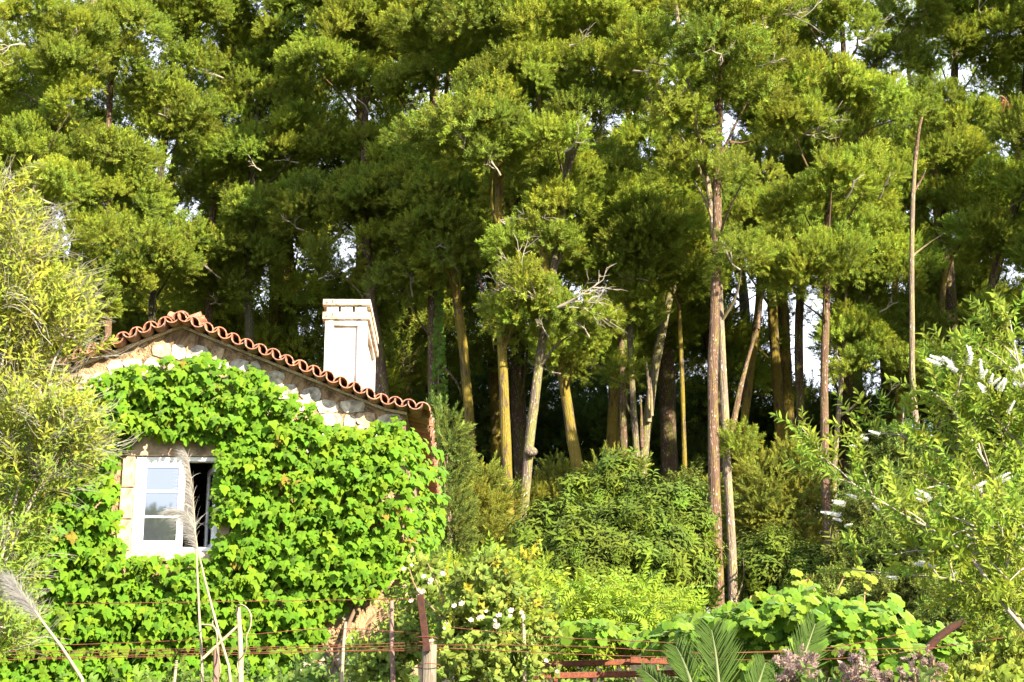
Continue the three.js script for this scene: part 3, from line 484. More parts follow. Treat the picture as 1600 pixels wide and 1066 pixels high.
{
  const s = new THREE.Shape();
  s.moveTo(ridge.x - WALLX, GROUND); s.lineTo(ridge.x + WALLX, GROUND);
  const top = (x) => roofLine(x) - 0.10;
  s.lineTo(ridge.x + WALLX, top(ridge.x + WALLX)); s.lineTo(bend.x, top(bend.x)); s.lineTo(ridge.x, top(ridge.x)); s.lineTo(2 * ridge.x - bend.x, top(bend.x)); s.lineTo(ridge.x - WALLX, top(ridge.x + WALLX)); s.closePath();
  const h = new THREE.Path(); h.moveTo(o0.x, o1.y); h.lineTo(o0.x, o0.y); h.lineTo(o1.x, o0.y); h.lineTo(o1.x, o1.y); h.closePath();
  const back = s.clone(); s.holes.push(h);
  const g = new THREE.ExtrudeGeometry(s, { depth: 0.42, bevelEnabled: false }); g.translate(0, 0, -0.42);
  const wall = part('wall', g, wallMat, cottage);
  const g2 = new THREE.ExtrudeGeometry(back, { depth: 0.4, bevelEnabled: false }); g2.translate(0, 0, -DEPTH);
  part('wall', g2, wallMat, cottage);
  for (const sd of [-1, 1]) { const hgt = roofLine(ridge.x + WALLX) - 0.12 - GROUND, w = new THREE.BoxGeometry(0.4, hgt, DEPTH - 0.822); w.translate(ridge.x + sd * (WALLX - 0.2), GROUND + hgt / 2, -DEPTH / 2 - 0.01); part('wall', w, wallMat, cottage); }
  const fl = new THREE.BoxGeometry(2 * WALLX - 0.82, 0.2, DEPTH - 0.84); fl.translate(ridge.x, 2.6, -DEPTH / 2); part('floor', fl, new THREE.MeshStandardMaterial({ color: 0x5a4228, roughness: 0.8 }), cottage);
  // rubble stones set in the wall where the vine leaves it bare
  const tones = [[0.46, 0.39, 0.29], [0.52, 0.46, 0.36], [0.40, 0.32, 0.22], [0.46, 0.34, 0.21], [0.44, 0.40, 0.33], [0.38, 0.33, 0.26]].map((c, i) => {
    const t = dataTex(64, (u, v) => { const n = tn(u, v, 6, 6, i) + 0.6 * tn(u, v, 20, 20, i + 4); return c.map((x) => 0.8 * x * (0.95 + 0.8 * n)); });
    t.repeat.set(2, 2);
    return new THREE.MeshStandardMaterial({ map: t, bumpMap: t, bumpScale: 0.012, roughness: 0.95 });
  });
  let made = 0;
  const stoneAt = (cx, cy, w, h) => {
    const s = new THREE.Shape(), n = 8, k = R(0, 6);
    const pts = [...Array(n)].map((_, i) => { const a = (i + R(-0.35, 0.35)) / n * Math.PI * 2, c = Math.cos(a), q = Math.sin(a), e = Math.pow(Math.pow(Math.abs(c), 2.6) + Math.pow(Math.abs(q), 2.6), -1 / 2.6) * R(0.8, 1.08); return [cx + c * e * w / 2, cy + q * e * h / 2]; });
    pts.forEach((p, i) => (i ? s.lineTo(...p) : s.moveTo(...p))); s.closePath();
    const g = new THREE.ExtrudeGeometry(s, { depth: 0.01, bevelEnabled: true, bevelSize: 0.008, bevelThickness: R(0.004, 0.014), bevelSegments: 2 });
    part('stone', g, tones[Math.floor(rnd() * tones.length)], wall); made++;
  };
  const IN = (x, y) => x > o0.x - 0.22 && x < o1.x + 0.2 && y > o1.y - 0.2 && y < o0.y + 0.3;
  for (let y = 0.2; y < ridge.y; y += 0.17) {
    let x = -3 + R(0, 0.2);
    while (x < 3) {
      const w = R(0.12, 0.34), cx = ridge.x + x + w / 2, cy = y + R(-0.025, 0.025), d = roofLine(cx) - cy; x += w;
      if (Math.abs(cx - ridge.x) > WALLX - w / 2 || d < 0.2 || IN(cx, cy)) continue;
      const bare = (d < 1.0 && cx > ridge.x - 0.35) || d < 0.75 || (cx > ridge.x + 1.7 && cy < 3.4) || (cx > ridge.x + 1.2 && cy < 2.9) || rnd() < 0.12;
      if (bare) stoneAt(cx, cy, w + 0.01, R(0.13, 0.2));
    }
  }
  // dressed stones round the window
  const granite = new THREE.MeshStandardMaterial({ map: dataTex(128, (u, v) => { const n = tn(u, v, 8, 8, 7) + 0.5 * tn(u, v, 40, 40, 3); return mix3([0.72, 0.62, 0.52], [0.50, 0.42, 0.35], 0.4 + n); }, true), roughness: 0.9 });
  const block = (x0, y0, x1, y1, dz) => { const g = roundedBox(x1 - x0 - 0.008, y1 - y0 - 0.008, 0.3, 0.012); g.translate((x0 + x1) / 2, (y0 + y1) / 2, dz - 0.15); part('dressed_stone', g, granite, wall); };
  block(o0.x - 0.16, o0.y + 0.002, o1.x + 0.16, o0.y + 0.25, 0.035); block(o0.x - 0.1, o1.y - 0.13, o1.x + 0.1, o1.y - 0.002, 0.06);
  const hh = (o0.y - o1.y) / 3;
  for (let k = 0; k < 3; k++) { block(o0.x - R(0.15, 0.19), o1.y + k * hh, o0.x - 0.002, o1.y + (k + 1) * hh, 0.03 + 0.004 * k); block(o1.x + 0.002, o1.y + k * hh, o1.x + R(0.14, 0.18), o1.y + (k + 1) * hh, 0.03 + 0.004 * k); }
}
// window
{
  const win = new THREE.Group(); win.name = 'window'; cottage.add(win);
  const x0 = o0.x + 0.003, x1 = o1.x - 0.003, y0 = o1.y + 0.003, y1 = o0.y - 0.003, bar = (ax, ay, bx, by, d, z) => roundedBox(bx - ax, by - ay, d, 0.006).translate((ax + bx) / 2, (ay + by) / 2, z);
  const f = 0.05, z = -0.05, xm = x0 + (x1 - x0) * 0.565;
  part('frame', merge([bar(x0, y0, x0 + f, y1, 0.1, z), bar(x1 - f, y0, x1, y1, 0.1, z), bar(x0 + f, y1 - f, x1 - f, y1, 0.1, z), bar(x0 + f, y0, x1 - f, y0 + f, 0.1, z)]), whitePaint, win);
  const glass = new THREE.MeshStandardMaterial({ color: new THREE.Color(0.30, 0.33, 0.38), metalness: 0.9, roughness: 0.02 });
  const sash = (w) => {
    const b = 0.075, H = y1 - y0 - 2 * f - 0.006, g = [], p = [];
    g.push(bar(0, 0, b, H, 0.05, 0), bar(w - b, 0, w, H, 0.05, 0), bar(b, 0, w - b, b, 0.05, 0), bar(b, H - b, w - b, H, 0.05, 0));
    const inner = H - 2 * b, q = (inner - 0.06) / 3;
    for (let k = 0; k < 2; k++) { const y = b + (k + 1) * q + k * 0.03; g.push(bar(b, y, w - b, y + 0.03, 0.035, 0)); }
    for (let k = 0; k < 3; k++) { const y = b + k * (q + 0.03), s = new THREE.BoxGeometry(w - 2 * b - 0.002, q - 0.002, 0.006); s.translate(w / 2, y + q / 2, -0.005); p.push(s); }
    return [merge(g), p];
  };
  const wl = xm - x0 - f + 0.02;
  for (const open of [false, true]) {
    const [g, p] = sash(wl), parts = [g, ...p], M = new THREE.Matrix4();
    if (open) M.makeRotationY(1.9).setPosition(x1 - f - 0.01, y0 + f + 0.003, -0.13); else M.makeTranslation(x0 + f + 0.003, y0 + f + 0.003, -0.035);
    parts.forEach((q, i) => { q.applyMatrix4(M); part(i ? 'pane' : 'sash', q, i ? glass : whitePaint, win); });
  }
}
// roof
{
  const clay = [[0.27, 0.095, 0.045], [0.30, 0.12, 0.06], [0.22, 0.075, 0.037], [0.32, 0.145, 0.08], [0.24, 0.105, 0.06]].map((c, i) => {
    const t = dataTex(128, (u, v) => { const n = tn(u, v, 5, 5, i) + 0.5 * tn(u, v, 18, 18, i + 2), l = tn(u, v, 14, 14, i + 9); return mix3(c, [0.18, 0.13, 0.10], 0.18 + 0.7 * n).map((x) => x * (1 + 0.25 * tn(u, v, 50, 50, i))).map((x, k) => x + (smooth(0.3, 0.5, l) * 0.12) * (k < 2 ? 1 : 0.8)); });
    t.repeat.set(2.2, 2.2);
    return new THREE.MeshStandardMaterial({ map: t, roughness: 0.85 });
  });
  const roof = new THREE.Group(); roof.name = 'roof'; cottage.add(roof);
  // half-round tile, axis along +z, from 0 to len, arch up
  const tile = (r, len, th, taper = 0.85, arc = Math.PI) => {
    const n = 10, pos = [], uv = [], idx = [];
    for (const [z, k] of [[0, 1], [len, taper]]) for (const rr of [r, r - th]) for (let i = 0; i <= n; i++) { const a = (Math.PI - arc) / 2 + arc * i / n; pos.push(Math.cos(a) * rr * k, Math.sin(a) * rr * k, z); uv.push(a * r, z); }
    const w = n + 1, q = (a, b, c, d) => idx.push(a, b, c, b, d, c);
    for (let i = 0; i < n; i++) { q(i, 2 * w + i, i + 1, 2 * w + i + 1); q(w + i, w + i + 1, 3 * w + i, 3 * w + i + 1); q(i, i + 1, w + i, w + i + 1); q(2 * w + i, 3 * w + i, 2 * w + i + 1, 3 * w + i + 1); }
    q(0, w, 2 * w, 3 * w); q(n, 2 * w + n, w + n, 3 * w + n);
    const g = new THREE.BufferGeometry(); g.setAttribute('position', new THREE.Float32BufferAttribute(pos, 3)); g.setAttribute('uv', new THREE.Float32BufferAttribute(uv, 2)); g.setIndex(idx);
    const flat = g.toNonIndexed(); flat.computeVertexNormals(); return flat;
  };
  const vTile = tile(0.096, 0.5, 0.013, 0.92);
  const e = eave.x - ridge.x, pitch = 0.168;
  for (const sd of [-1, 1]) for (let k = 0; k * pitch < e + 0.02; k++) for (const cover of [true, false]) {
    const a = k * pitch + (cover ? 0 : pitch / 2); if (!cover && a > e - 0.03 || (sd === 1 && k === 0 && cover)) continue;
    const x = ridge.x + sd * a, sl = Math.atan((roofLine(x + 0.02) - roofLine(x - 0.02)) / 0.04), y = roofLine(x);
    const t = part('roof_tile', vTile, clay[Math.floor(rnd() * 5)], roof);
    t.position.set(x, y + (cover ? -0.03 : 0.03), cover ? 0.25 : 0.30); t.rotation.set(0, Math.PI + R(-0.04, 0.04), 0);
    if (!cover) t.rotation.z = Math.PI; t.rotation.z += (cover ? -1 : -1) * sl * 0.7 + R(-0.07, 0.07); t.position.z += R(-0.02, 0.02);
    t.scale.setScalar(R(0.95, 1.04));
  }
  // the slopes: rows of tiles running down behind the verge; those at the right-hand eave singly
  const rTile = tile(0.095, 0.5, 0.016, 0.85), rest = [];
  const place = (x, z, cover, sd) => {
    const sl = Math.atan((roofLine(ridge.x + Math.abs(x - ridge.x) + 0.02) - roofLine(ridge.x + Math.abs(x - ridge.x) - 0.02)) / 0.04);
    const down = V(sd * Math.cos(sl), Math.sin(sl), 0), up = V(-sd * Math.sin(sl), Math.cos(sl), 0).multiplyScalar(cover ? 1 : -1);
    const ax = down.clone().negate(), m = new THREE.Matrix4().makeBasis(new THREE.Vector3().crossVectors(up, ax), up, ax);
    m.setPosition(x, roofLine(ridge.x + Math.abs(x - ridge.x)) + (cover ? 0.02 : 0.05), z); return m;
  };
  for (const sd of [-1, 1]) for (let z = -0.2; z > -DEPTH - 0.1; z -= 0.19) for (const cover of [true, false]) {
    const zz = z - (cover ? 0 : 0.095);
    for (let k = 0; k < 8; k++) {
      const x = ridge.x + sd * (e + 0.03 - k * 0.41 - (cover ? 0 : 0.01)), m = place(x, zz, cover, sd);
      if (sd === 1 && k === 0) { const t = part('roof_tile', rTile, clay[Math.floor(rnd() * 5)], roof); t.applyMatrix4(m); t.position.x += R(-0.02, 0.02); } else rest.push(rTile.clone().applyMatrix4(m));
    }
  }
  part('roof_tiling', merge(rest), clay[1], roof, 'stuff');
  const gs = []; for (let z = 0.1; z > -DEPTH; z -= 0.4) { const g = tile(0.11, 0.46, 0.018, 0.9); g.rotateY(Math.PI); g.translate(ridge.x, ridge.y + 0.0, z); gs.push(g); }
  gs.forEach((g, i) => part('ridge_tile', g, clay[i % 5], roof));
  for (const sd of [-1, 1]) {                        // boarding under the tiles
    const s = new THREE.Shape(), X = (x) => ridge.x + sd * (x - ridge.x), xe = ridge.x + WALLX + 0.02;
    s.moveTo(X(ridge.x), ridge.y - 0.06); s.lineTo(X(bend.x), bend.y - 0.06); s.lineTo(X(xe), roofLine(xe) - 0.06); s.lineTo(X(xe), roofLine(xe) - 0.095); s.lineTo(X(bend.x), bend.y - 0.095); s.lineTo(X(ridge.x), ridge.y - 0.095); s.closePath();
    const g = new THREE.ExtrudeGeometry(s, { depth: DEPTH + 0.15, bevelEnabled: false }); g.translate(0, 0, -DEPTH - 0.1); part('roof_boarding', g, plaster, roof);
  }
}
// chimney
{
  const ch = new THREE.Group(); ch.name = 'chimney'; cottage.add(ch);
  const zF = -0.5, D = 20.5, dep = 1.85, a = L(509, 498, D), b = L(575, 498, D), low = 5.6;
  const stain = new THREE.MeshStandardMaterial({ map: dataTex(256, (u, v) => { const n = tn(u, v, 7, 3, 2) + 0.6 * tn(u, v, 34, 5, 8), f = tn(u, v, 70, 70, 1); return mix3([0.80, 0.78, 0.74], [0.44, 0.34, 0.23], -0.05 + n * 0.7).map((c) => c * (1 + f * 0.08)); }, true), roughness: 0.85 });
  const weathered = new THREE.MeshStandardMaterial({ map: dataTex(256, (u, v) => { const n = tn(u, v, 10, 8, 2) + 0.7 * tn(u, v, 40, 36, 5), l = tn(u, v, 24, 24, 7); return mix3(mix3([0.84, 0.78, 0.68], [0.58, 0.48, 0.36], 0.3 + n), [0.34, 0.33, 0.30], smooth(0.3, 0.55, l)); }, true), bumpMap: barkBump, bumpScale: 0.006, roughness: 0.95 });
  const bx = (x0, x1, y0, y1, z0, z1, bev = 0.012) => roundedBox(x1 - x0, y1 - y0, z1 - z0, bev).translate((x0 + x1) / 2, (y0 + y1) / 2, (z0 + z1) / 2);
  part('shaft', bx(a.x + 0.045, b.x - 0.045, low, a.y, zF - dep + 0.025, zF - 0.046), stain, ch);
  const m = (b.x - a.x), pt = L(520, 507, D).y, r = 0.05;
  part('shaft_edge', bx(a.x, a.x + 0.11, low, a.y - 0.003, zF - r, zF, 0.005), stain, ch); part('shaft_edge', bx(b.x - 0.125, b.x, low, a.y - 0.003, zF - r, zF, 0.005), stain, ch);
  part('shaft_edge', bx(a.x + 0.112, b.x - 0.127, pt, a.y - 0.003, zF - r, zF - 0.001, 0.005), stain, ch);
  for (const [s, xx] of [[1, b.x - r], [-1, a.x]]) {
    part('shaft_edge', bx(xx, xx + r, low, a.y - 0.003, zF - 0.16, zF - r - 0.003, 0.004), stain, ch); part('shaft_edge', bx(xx, xx + r, low, a.y - 0.003, zF - dep, zF - dep + 0.14, 0.004), stain, ch);
    part('shaft_edge', bx(xx, xx + r - 0.001, pt, a.y - 0.003, zF - dep + 0.143, zF - 0.163, 0.004), stain, ch);
  }
  const o = 0.035, c0 = L(505, 497, D).y, c1 = L(505, 487, D).y, c2 = L(505, 476, D).y, c3 = L(505, 467, D).y;
  part('collar', bx(a.x - o, b.x + o, a.y - 0.003, c1, zF - dep - o, zF + o), weathered, ch);
  const pw = 0.15, xs = [a.x + 0.015, (a.x + b.x) / 2 - pw / 2, b.x - 0.015 - pw];
  for (let k = 0; k < 6; k++) { const z1 = zF - 0.01 - k * (dep - 0.02 - pw) / 5; for (const x of xs) if (k === 0 || k === 5 || x !== xs[1]) part('pier', bx(x, x + pw, c1 + 0.001, c2 - 0.001, z1 - pw, z1, 0.006), stain, ch); }
  part('cap', bx(a.x - o, b.x + o, c2, c3, zF - dep - o, zF + o), weathered, ch);
}

// ------------------------------------------------------------ vine over the gable
const IVYPOLY = [[-40, 640], [60, 650], [150, 588], [185, 572], [235, 566], [290, 556], [330, 548], [380, 570], [430, 596], [480, 622], [520, 656], [552, 674], [590, 664], [640, 660], [678, 682], [700, 722], [698, 780], [690, 835], [660, 885], [640, 905], [612, 905], [585, 925], [545, 945], [520, 975], [500, 1005], [470, 1030], [450, 1060], [430, 1130], [-60, 1130]];
const inside = (poly, x, y) => { let r = false; for (let i = 0, j = poly.length - 1; i < poly.length; j = i++) { const [a, b] = poly[i], [c, d] = poly[j]; if ((b > y) !== (d > y) && x < (c - a) * (y - b) / (d - b) + a) r = !r; } return r; };
{
  const vine = thing('boston_ivy', 'bright green creeper with three-pointed leaves covering the cottage gable', 'ivy', V(-4.1, 0.1, -19.9));
  const geos = [0, 1, 2].map((k) => lobedLeaf(0.118, IVY.map(([x, y]) => [x * R(0.92, 1.08), y * R(0.95, 1.05)]), 1, R(0.3, 0.6), R(0.14, 0.24)));
  const base = [0.12, 0.235, 0.005], mats = [[1, 1, 1], [1.25, 1.12, 1], [0.75, 0.86, 1], [1.4, 1.2, 1.1], [0.9, 1.0, 1]].map((t) => leafMat(base.map((c, k) => c * t[k]), 0.42, 0.04, 0.4));
  const im = leafMat(base, 0.42, 0.04, 0.4), list = [], cells = new Map();
  const okAt = (x, y) => inside(IVYPOLY, x + 6 * noise(x * 0.05, y * 0.05) * 2, y + 14 * noise(x * 0.04, y * 0.04, 3)) && !(x > 202 + 5 * noise(y * 0.1) && x < 334 + 8 * noise(y * 0.07, 4) && y > 684 + 16 * noise(x * 0.06, 2) && y < 868 + 8 * noise(x * 0.06)) && !(x > 186 + 12 * noise(y * 0.08, 8) && x < 240 && y > 700 && y < 868);
  for (let tries = 0, n = 0; tries < 30000 && n < 2700; tries++) {
    const x = R(-50, 712), y = R(545, 1120); if (!okAt(x, y)) continue;
    const key = `${Math.round(x / 9.6)}_${Math.round(y / 8.4)}`; if (cells.has(key)) continue; cells.set(key, 1); n++;
    const p = at(x, y, 20), side = smooth(618, 660, x), sparse = noise(x * 0.022, y * 0.03, 9);
    if (sparse < -0.38 && rnd() < 0.6) continue;
    const out = 0.03 + 0.36 * smooth(-0.45, 0.6, 0.7 * noise(x * 0.025, y * 0.05, 1) + 0.7 * noise(x * 0.035, y * 0.1, 6)) + 0.08 * rnd();
    p.z += side > 0 ? -R(-0.15, 1.6) * side + out * (1 - side) : out; 
    const hue = R(0, 1), nl = 4 + Math.floor(R(0, 3)), withered = rnd() < 0.012;
    for (let i = 0; i < nl; i++) {
      const q = V(p.x + R(-0.13, 0.13), p.y + R(-0.07, 0.07), p.z + R(-0.06, 0.07)); if (!okAt(...toPx(q))) continue;
      const sx = R(-0.4, 0.4) + side * 0.4, rib = V(sx, -R(0.35, 1), R(0.25, 0.95)).normalize(), nrm = V(sx * 0.5 + R(-0.3, 0.3) + side * 0.5, R(0.45, 1.0), R(0.25, 0.8)).normalize();
      const t = R(0.78, 1.2), yl = hue < 0.2 ? R(1.1, 1.4) : R(0.78, 1.1);
      list.push({ p: q, q: basis(rib.negate(), nrm), s: R(0.5, 1.25), c: withered ? [1.9, 0.75, 4] : [t * yl, t * (0.8 + 0.2 * yl), t], out: out + q.z - p.z });
    }
  }
  for (const [x, y] of [[400, 530], [322, 541], [560, 652], [600, 648], [470, 612], [618, 634], [528, 660], [450, 985], [585, 640]]) for (let i = 0; i < 4; i++) list.push({ p: at(x + R(-8, 8), y + R(-8, 8) + 20, 19.93), q: basis(V(R(-0.5, 0.5), 1, -0.3), V(R(-0.4, 0.4), 0.5, 0.8)), s: R(0.4, 0.7), c: [1.2, 1.05, 1] });
  list.sort((a, b) => (b.out ?? 0) * b.s - (a.out ?? 0) * a.s);
  const o = origin(vine);
  list.slice(0, 900).filter((_, i) => i % 3 === 0).forEach((l) => { const m = part('leaf', geos[Math.floor(rnd() * 3)], mats[Math.floor(rnd() * 5)], vine); m.position.copy(l.p).sub(o); m.quaternion.copy(l.q); m.scale.setScalar(l.s); });
  const rest = list.filter((_, i) => i >= 900 || i % 3 !== 0);
  for (let k = 0; k < 3; k++) scatter('foliage', geos[k], im, rest.filter((_, i) => i % 3 === k), vine);
  for (const pts of [[[560, 1100], [480, 950], [420, 820], [380, 700], [330, 600]], [[300, 1100], [400, 960], [500, 860], [560, 760], [590, 690]], [[120, 1100], [150, 900], [170, 750], [200, 620]], [[500, 1090], [560, 940], [610, 850], [640, 740]], [[260, 1100], [250, 980], [330, 900], [420, 880], [520, 800]]]) partW('stem', tube(pts.map(([x, y]) => at(x, y, 19.96)), [0.03, 0.025, 0.02, 0.015, 0.008].slice(0, pts.length), 6), twigDark, vine);
  // the tree behind the camera that the panes mirror
  const b = V(-11.7, -0.1, 22), t = thing('garden_tree', 'garden tree mirrored dark in the lower window panes', 'tree', b), lv = [];
  partW('trunk', tube([b, V(-11.6, 5, 22), V(-11.7, 10.5, 22)], [0.25, 0.18, 0.05], 8), BARK.dark, t);
  for (let i = 0; i < 16; i++) { const k = i / 15; puff(lv, V(-11.9 + gauss() * (1.6 - 1.4 * k), 2.6 + 8.3 * k, 22 + gauss()), 1.3 - 0.5 * k, 1, 1.2, { per: 12, rs: [0.45, 0.8], size: 1.2, gaps: false }); }
  scatter('crown', TUFTFAR[0], oak, lv, t);
}
// ------------------------------------------------------------ mid ground: climbers on the pergola
const stemMat = new THREE.MeshStandardMaterial({ color: new THREE.Color(0.20, 0.13, 0.07), roughness: 0.9 }), caneMat = new THREE.MeshStandardMaterial({ map: dataTex(64, (u, v) => mix3([0.36, 0.285, 0.18], [0.23, 0.175, 0.11], 0.4 + tn(u, v, 9, 4, 2))), roughness: 0.8 }), rose0 = new THREE.MeshStandardMaterial({ map: dataTex(64, (u, v) => mix3([0.24, 0.15, 0.115], [0.15, 0.085, 0.065], 0.4 + tn(u, v, 9, 4, 5))), roughness: 0.85 });
const rust = new THREE.MeshStandardMaterial({ map: (() => { const t = dataTex(128, (u, v) => { const n = tn(u, v, 12, 12, 3) + 0.6 * tn(u, v, 40, 40, 6); return mix3([0.19, 0.055, 0.025], [0.085, 0.03, 0.017], 0.4 + n); }); t.repeat.set(4, 4); return t; })(), roughness: 0.95 });
const darkRust = new THREE.MeshStandardMaterial({ map: rust.map, color: new THREE.Color(0.28, 0.26, 0.24), roughness: 0.95 });
const line = (name, parent, list, r0, r1, m, sides = 6, rough = 0.05) => partW(name, tube(list.map(([x, y, d]) => at(x, y, d)), list.map((_, i) => r0 + (r1 - r0) * i / (list.length - 1)), sides, rough, 0.25), m, parent);
const ground = (x, d, y = 1080) => { const p = at(x, y, d); return V(p.x, terrain(p.x, p.z), p.z); };

// leaves laid over a mound: lists of {p, q, s, c}; the nearest large ones become parts
function mound(t, blobs, geo, mats, { count, size = [0.7, 1.2], lay = 0.5, tip = [-0.5, 0.5], single = 0, flip = false }) {
  const list = [], o = origin(t);
  const area = blobs.map(([, , rx, ry]) => rx * ry), sum = area.reduce((a, b) => a + b, 0);
  blobs.forEach(([x, y, rx, ry, d, rz = 0.7], bi) => {
    const C = at(x, y, d), m = mpp(d);
    for (let i = 0; i < count * area[bi] / sum; i++) {
      const e = unit(); if (e.y < -0.5) e.y *= -1;
      const k = R(0.5, 1.12) + 0.3 * noise(e.x * 3 + x, e.y * 3, e.z * 3), p = V(C.x + e.x * rx * m * k, C.y + e.y * ry * m * k, C.z + e.z * rz * k);
      const n = e.clone().multiplyScalar(0.7).addScaledVector(UPV, lay).addScaledVector(V(0, 0, 1), 0.35).addScaledVector(unit(), 0.45).normalize();
      const rib = V(e.x * 0.6 + R(-0.6, 0.6), R(...tip), e.z * 0.6 + R(-0.2, 0.6)).normalize(), b = R(0.75, 1.25), y2 = R(0.85, 1.25);
      list.push({ p, q: flip ? basis(rib, n) : basis(rib.clone().negate(), n), s: R(...size), c: [b * y2, b * (0.85 + 0.15 * y2), b] });
    }
  });
  if (single) {
    list.sort((a, b) => b.p.z * 1.2 + b.p.y + b.s * 0.5 - a.p.z * 1.2 - a.p.y - a.s * 0.5);
    for (const l of list.splice(0, single)) { const m = part('leaf', geo, mats[1 + Math.floor(rnd() * (mats.length - 1))], t); m.position.copy(l.p).sub(o); m.quaternion.copy(l.q); m.scale.setScalar(l.s); }
  }
  scatter('foliage', geo, mats[0], list, t);
}
const tints = (c, through, coat, list) => [leafMat(c, through, coat), ...list.map((t) => leafMat(c.map((x, k) => x * t[k]), through, coat))];
const pinnate = (() => {                              // a feather-like leaf along +Y
  const F = new Faces();
  for (let k = 0; k < 7; k++) for (const s of [-1, 1]) blade(F, V(0, 0.04 + k * 0.038, -0.02 * k * k * 0.1), V(s * 0.85, 0.5, -0.15).normalize(), V(0, 0, 1), 0.085 * (1 - 0.04 * k), 0.03, R(0.85, 1.15), 0.35, 0.1);
  blade(F, V(0, 0.30, -0.06), V(0, 0.95, -0.3).normalize(), V(0, 0, 1), 0.09, 0.03, 1.1, 0.3, 0.1);
  return F.build();
})();
const smallSpray = spray({ n: 9, len: 0.2, leafLen: 0.075, leafWid: 0.04, open: [0.6, 1.4], droop: 0.2, segs: 2 });
const GRAPELEAF = lobedLeaf(0.19, GRAPE, 1, 0.35, 0.2);
{
  const c = ground(900, 18), t = thing('wisteria', 'bright green feathery-leaved climber mounded along the pergola below the laurel thicket', 'climber', c);
  mound(t, [[900, 960, 110, 36, 18, 1.2], [1000, 955, 70, 32, 18.5], [800, 935, 80, 34, 18.5], [745, 905, 60, 24, 19], [960, 985, 120, 34, 17.5, 1], [850, 1010, 80, 46, 17.5], [1045, 985, 44, 24, 18], [700, 960, 60, 60, 18.6]], pinnate, tints([0.195, 0.285, 0.015], 0.45, 0.04, [[1.3, 1.15, 1], [0.8, 0.9, 1]]), { count: 2600, size: [0.8, 1.3], tip: [-0.6, 0.5], lay: 0.5, flip: true });
  for (let i = 0; i < 6; i++) { const a = ground(780 + i * 50, 17.6); partW('stem', tube([a, V(a.x + R(-0.3, 0.3), a.y + 1.5, a.z), at(790 + i * 48 + R(-20, 20), 975, 17.6)], [0.05, 0.035, 0.02], 6), stemMat, t); }
}
{
  const c = ground(1500, 17), t = thing('hedge_climber', 'yellow-green sunlit tangle of small leaves under the rusty bent pipe', 'climber', c);
  mound(t, [[1480, 1050, 130, 36, 17], [1580, 1045, 60, 50, 16.5], [1380, 1075, 80, 30, 17], [1530, 1100, 120, 40, 16]], smallSpray, tints([0.19, 0.24, 0.02], 0.45, 0.1, [[1.1, 1, 1]]), { count: 1500, size: [0.9, 1.4] });
  partW('stem', tube([c, V(c.x, 1.6, c.z), at(1500, 1050, 17)], [0.05, 0.035, 0.015], 6), stemMat, t);
}
{
  const c = ground(1240, 14.5), t = thing('grape_vine', 'sunlit grape vine with broad yellow-green leaves trained over the pergola wires', 'vine', c);
  mound(t, [[1240, 968, 90, 34, 14.5, 0.8], [1150, 985, 80, 34, 14.8, 0.8], [1330, 985, 90, 44, 14.6, 0.8], [1070, 1000, 70, 26, 15, 0.8], [1400, 1005, 60, 28, 14.8, 0.6], [1270, 1035, 170, 46, 14.8, 1], [1250, 935, 40, 18, 14.7, 0.4], [930, 990, 60, 20, 15.6, 0.5], [1450, 1010, 50, 26, 14.8, 0.5]], GRAPELEAF, tints([0.135, 0.245, 0.012], 0.48, 0.04, [[1.25, 1.1, 1], [1, 1, 1], [0.72, 0.85, 1], [1.45, 1.2, 1.2]]), { count: 1900, size: [0.3, 0.8], tip: [-1.1, 0.1], lay: 0.35, single: 280 });
  for (const pts of [[[1240, 960], [1236, 915], [1262, 905]], [[1290, 950], [1250, 890], [1240, 915]], [[1350, 960], [1355, 905], [1365, 900]], [[1160, 975], [1180, 925], [1215, 930]], [[1300, 940], [1335, 880], [1345, 905]]]) {
    const q = pts.map(([x, y]) => at(x, y, 14.6)); partW('shoot', tube(q, [0.008, 0.006, 0.004], 5), new THREE.MeshStandardMaterial({ color: new THREE.Color(0.32, 0.16, 0.06), roughness: 0.7 }), t);
    for (let k = 0; k < 4; k++) { const f = R(0.35, 1), p = q[1].clone().lerp(q[k % 2 ? 2 : 0], R(0, 0.8)), m = part('leaf', GRAPELEAF, leafMat([0.24, 0.30, 0.02], 0.5, 0.1), t); m.position.copy(p).sub(c); m.quaternion.copy(basis(V(R(-0.7, 0.7), R(0, 1), -0.5), V(R(-0.5, 0.5), 0.6, 0.7))); m.scale.setScalar(R(0.3, 0.6)); }
  }
  for (const x of [1100, 1270, 1400]) { const a = ground(x, 14.6); partW('trunk', tube([a, V(a.x + 0.1, a.y + 1.3, a.z + 0.05), at(x + R(-20, 20), 1020, 14.6)], [0.05, 0.04, 0.02], 7, 0.2), stemMat, t); }
}
